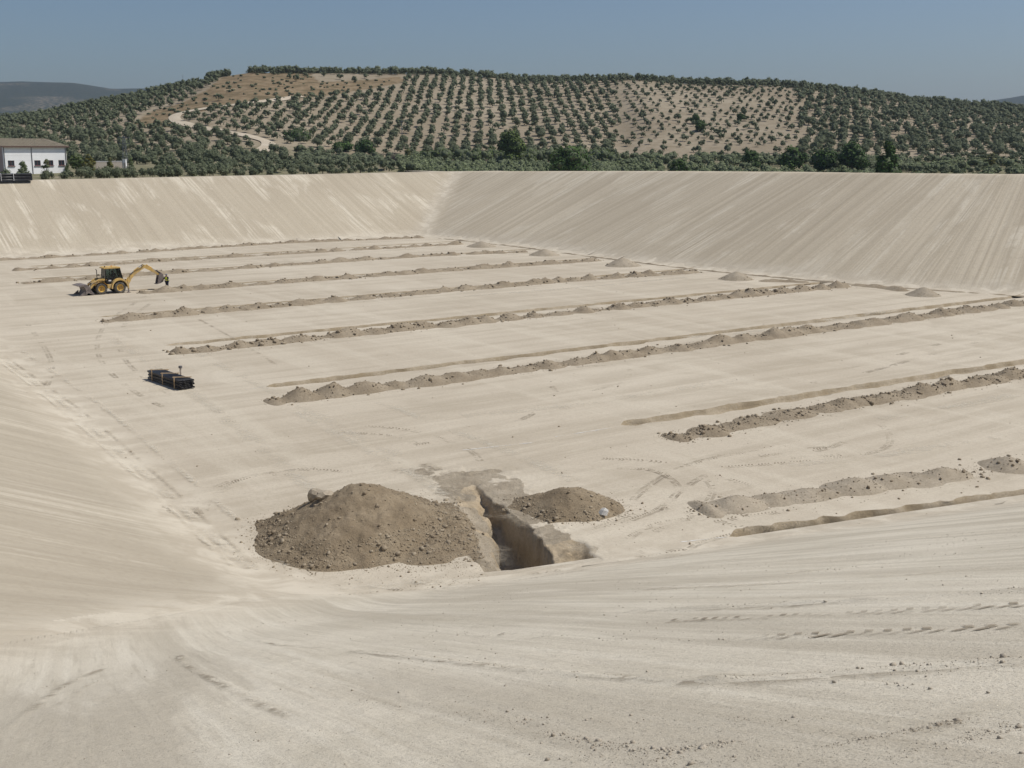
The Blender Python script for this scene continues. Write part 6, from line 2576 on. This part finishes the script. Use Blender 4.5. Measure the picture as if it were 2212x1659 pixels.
def make_person(loc, rz, label, J, shirt, trousers, vest=None, cap=None, seated=False):
    """J: joint positions; person looks along local -X"""
    o = empty('person', loc, rz)
    tag(o, label, 'person')
    names = ['pelvis', 'waist', 'chest', 'neck', 'head0', 'head1', 'shl', 'ell', 'wrl', 'shr', 'elr', 'wrr', 'hpl', 'knl', 'anl', 'tol', 'hpr', 'knr', 'anr', 'tor']
    idx = {k: i for i, k in enumerate(names)}
    V = [J[k] for k in names]
    E_ = [('pelvis', 'waist'), ('waist', 'chest'), ('chest', 'neck'), ('neck', 'head0'), ('head0', 'head1'), ('chest', 'shl'), ('shl', 'ell'), ('ell', 'wrl'), ('chest', 'shr'), ('shr', 'elr'), ('elr', 'wrr'),
          ('pelvis', 'hpl'), ('hpl', 'knl'), ('knl', 'anl'), ('anl', 'tol'), ('pelvis', 'hpr'), ('hpr', 'knr'), ('knr', 'anr'), ('anr', 'tor')]
    rad = dict(pelvis=(.11, .14), waist=(.10, .13), chest=(.12, .16), neck=.055, head0=.085, head1=.088, shl=.062, ell=.045, wrl=.032, shr=.062, elr=.045, wrr=.032,
               hpl=.09, knl=.06, anl=.042, tol=.035, hpr=.09, knr=.06, anr=.042, tor=.035)
    body = skin_obj('body', V, [(idx[a], idx[b]) for a, b in E_], [rad[k] for k in names], M['skin'], o)
    # hands with five fingers each
    for s_ in 'lr':
        w = Vector(J['wr' + s_])
        d = (w - Vector(J['el' + s_])).normalized()
        side = d.cross(Vector((0, 1, 0)))
        side = side.normalized() if side.length > 1e-3 else Vector((0, 0, 1))
        vs_, es_, rs_ = [w - d * .02, w + d * 0.085], [(0, 1)], [.03, .036]
        for k, (off, L) in enumerate(((-.030, .065), (-.010, .075), (.010, .072), (.030, .058))):
            a = len(vs_)
            y_ = Vector((0, 1, 0)) * off
            vs_ += [w + d * .10 + y_, w + d * (.10 + L * .55) + y_ - side * .012, w + d * (.10 + L * .9) + y_ - side * .038]
            es_ += [(1, a), (a, a + 1), (a + 1, a + 2)]
            rs_ += [.0095, .009, .008]
        a = len(vs_)
        vs_ += [w + d * .045 - Vector((0, .04, 0)), w + d * .085 - Vector((0, .062, 0)) - side * .015]
        es_ += [(0, a), (a, a + 1)]
        rs_ += [.011, .009]
        skin_obj('hand', [tuple(v) for v in vs_], es_, rs_, M['skin'], o, 0, 1)
    gr = lambda ks, k=1.12, add=0.012: [tuple(q * k + add for q in (rad[n] if isinstance(rad[n], tuple) else (rad[n], rad[n]))) for n in ks]
    tk = ['pelvis', 'hpl', 'knl', 'anl', 'hpr', 'knr', 'anr']
    skin_obj('trousers', [J[k] for k in tk], [(0, 1), (1, 2), (2, 3), (0, 4), (4, 5), (5, 6)], gr(tk), trousers, o)
    sk = ['pelvis', 'waist', 'chest', 'shl', 'ell', 'wrl', 'shr', 'elr', 'wrr']
    cut = lambda a, b, t: tuple(Vector(J[a]).lerp(Vector(J[b]), t))
    skin_obj('shirt', [J['pelvis'], J['waist'], J['chest'], J['shl'], J['ell'], cut('ell', 'wrl', .85), J['shr'], J['elr'], cut('elr', 'wrr', .85)],
             [(0, 1), (1, 2), (2, 3), (3, 4), (4, 5), (2, 6), (6, 7), (7, 8)], gr(sk, 1.08, .008), shirt, o)
    if vest:
        vk = ['pelvis', 'waist', 'chest']
        top = cut('chest', 'neck', .55)
        v = skin_obj('vest', [cut('pelvis', 'waist', .2), J['waist'], J['chest'], top], [(0, 1), (1, 2), (2, 3)], [(.165, .21), (.16, .20), (.175, .225), (.10, .15)], vest, o)
        zc_ = J['waist'][2]
        B().lathe([(.165, -.025), (.172, 0), (.165, .025)], 'z', J['waist'], 20).build('reflective_band', M['band'], v)
    for s_ in 'lr':
        a, t = Vector(J['an' + s_]), Vector(J['to' + s_])
        skin_obj('boot', [tuple(a + Vector((0, 0, .05))), tuple(a), tuple(t)], [(0, 1), (1, 2)], [.055, .056, .045], M['boot'], o, 0, 1)
    h1, h0 = Vector(J['head1']), Vector(J['head0'])
    B().blob(tuple(h1.lerp(h0, .3) + Vector((.02, 0, .035))), (.108, .095, .105), 2).build('cap' if cap else 'hair', cap or M['hair'], o, True)
    if cap:
        B().blob(tuple(h1 + Vector((-.12, 0, .0))), (.07, .075, .014), 2).build('cap_peak', cap, o, True)
    f = h1.lerp(h0, .5)
    B().blob(tuple(f + Vector((-.105, 0, -.01))), (.022, .014, .024), 1).build('nose', M['skin'], o, True)
    for s_ in (-1, 1):
        B().blob(tuple(f + Vector((-.083, s_ * .032, .018))), (.010, .013, .008), 1).build('eye', M['hair'], o, True)
        B().blob(tuple(f + Vector((.0, s_ * .092, 0))), (.02, .012, .03), 1).build('ear', M['skin'], o, True)
    B().box(tuple(f + Vector((-.088, 0, -.055))), (.012, .05, .010)).build('mouth', M['hub'], o)
    return o


wp_ = gp(361.5, 624.5)
stand = dict(pelvis=(0, 0, .90), waist=(0.0, 0, 1.06), chest=(-.01, 0, 1.30), neck=(-.02, 0, 1.47), head0=(-.03, 0, 1.57), head1=(-.03, 0, 1.66),
             shl=(-.02, -.19, 1.40), ell=(-.10, -.26, 1.15), wrl=(-.32, -.20, 1.08), shr=(-.02, .19, 1.40), elr=(-.12, .25, 1.14), wrr=(-.33, .17, 1.16),
             hpl=(.0, -.10, .86), knl=(-.06, -.13, .48), anl=(-.05, -.15, .09), tol=(-.20, -.17, .05), hpr=(0, .10, .86), knr=(.06, .13, .48), anr=(.13, .15, .09), tor=(-.02, .17, .05))
make_person((wp_[0], wp_[1], float(zf(wp_[0], wp_[1]))), R(66), 'person in yellow high-visibility vest standing by the digging bucket', stand, M['navy'], M['navy'], M['hivis'], M['cap']).scale = (1.22, 1.22, 1.05)
sit = dict(pelvis=(-.40, 0, 1.78), waist=(-.38, 0, 1.92), chest=(-.40, 0, 2.16), neck=(-.42, 0, 2.33), head0=(-.44, 0, 2.43), head1=(-.44, 0, 2.52),
           shl=(-.41, -.19, 2.26), ell=(-.55, -.25, 2.02), wrl=(-.82, -.18, 2.00), shr=(-.41, .19, 2.26), elr=(-.55, .25, 2.02), wrr=(-.82, .18, 2.02),
           hpl=(-.45, -.10, 1.77), knl=(-.88, -.13, 1.76), anl=(-.98, -.13, 1.36), tol=(-1.12, -.13, 1.32), hpr=(-.45, .10, 1.77), knr=(-.88, .13, 1.76), anr=(-.98, .13, 1.36), tor=(-1.12, .13, 1.32))
make_person(tuple(hoe.location), hoe_ang, 'person in pale blue shirt sitting in the backhoe cab', sit, M['blue_shirt'], M['navy'], None, None, True)

# ------------------------------------------------------------------ haze
hb_ = B().box((0, 4100, 130), (9200, 8700, 290))
hm = bpy.data.materials.new('thin_haze')
hm.use_nodes = True
hn, hl = hm.node_tree.nodes, hm.node_tree.links
hn.clear()
ho = hn.new('ShaderNodeOutputMaterial')
hv = hn.new('ShaderNodeVolumePrincipled')
hv.inputs['Color'].default_value = (0.62, 0.78, 1.0, 1)
hv.inputs['Density'].default_value = 0.000075
hv.inputs['Anisotropy'].default_value = 0.15
hl.new(hv.outputs['Volume'], ho.inputs['Volume'])
hz = hb_.build('haze', hm)
tag(hz, kind='stuff')
hm.cycles.homogeneous_volume = True if hasattr(hm, 'cycles') and hasattr(hm.cycles, 'homogeneous_volume') else False
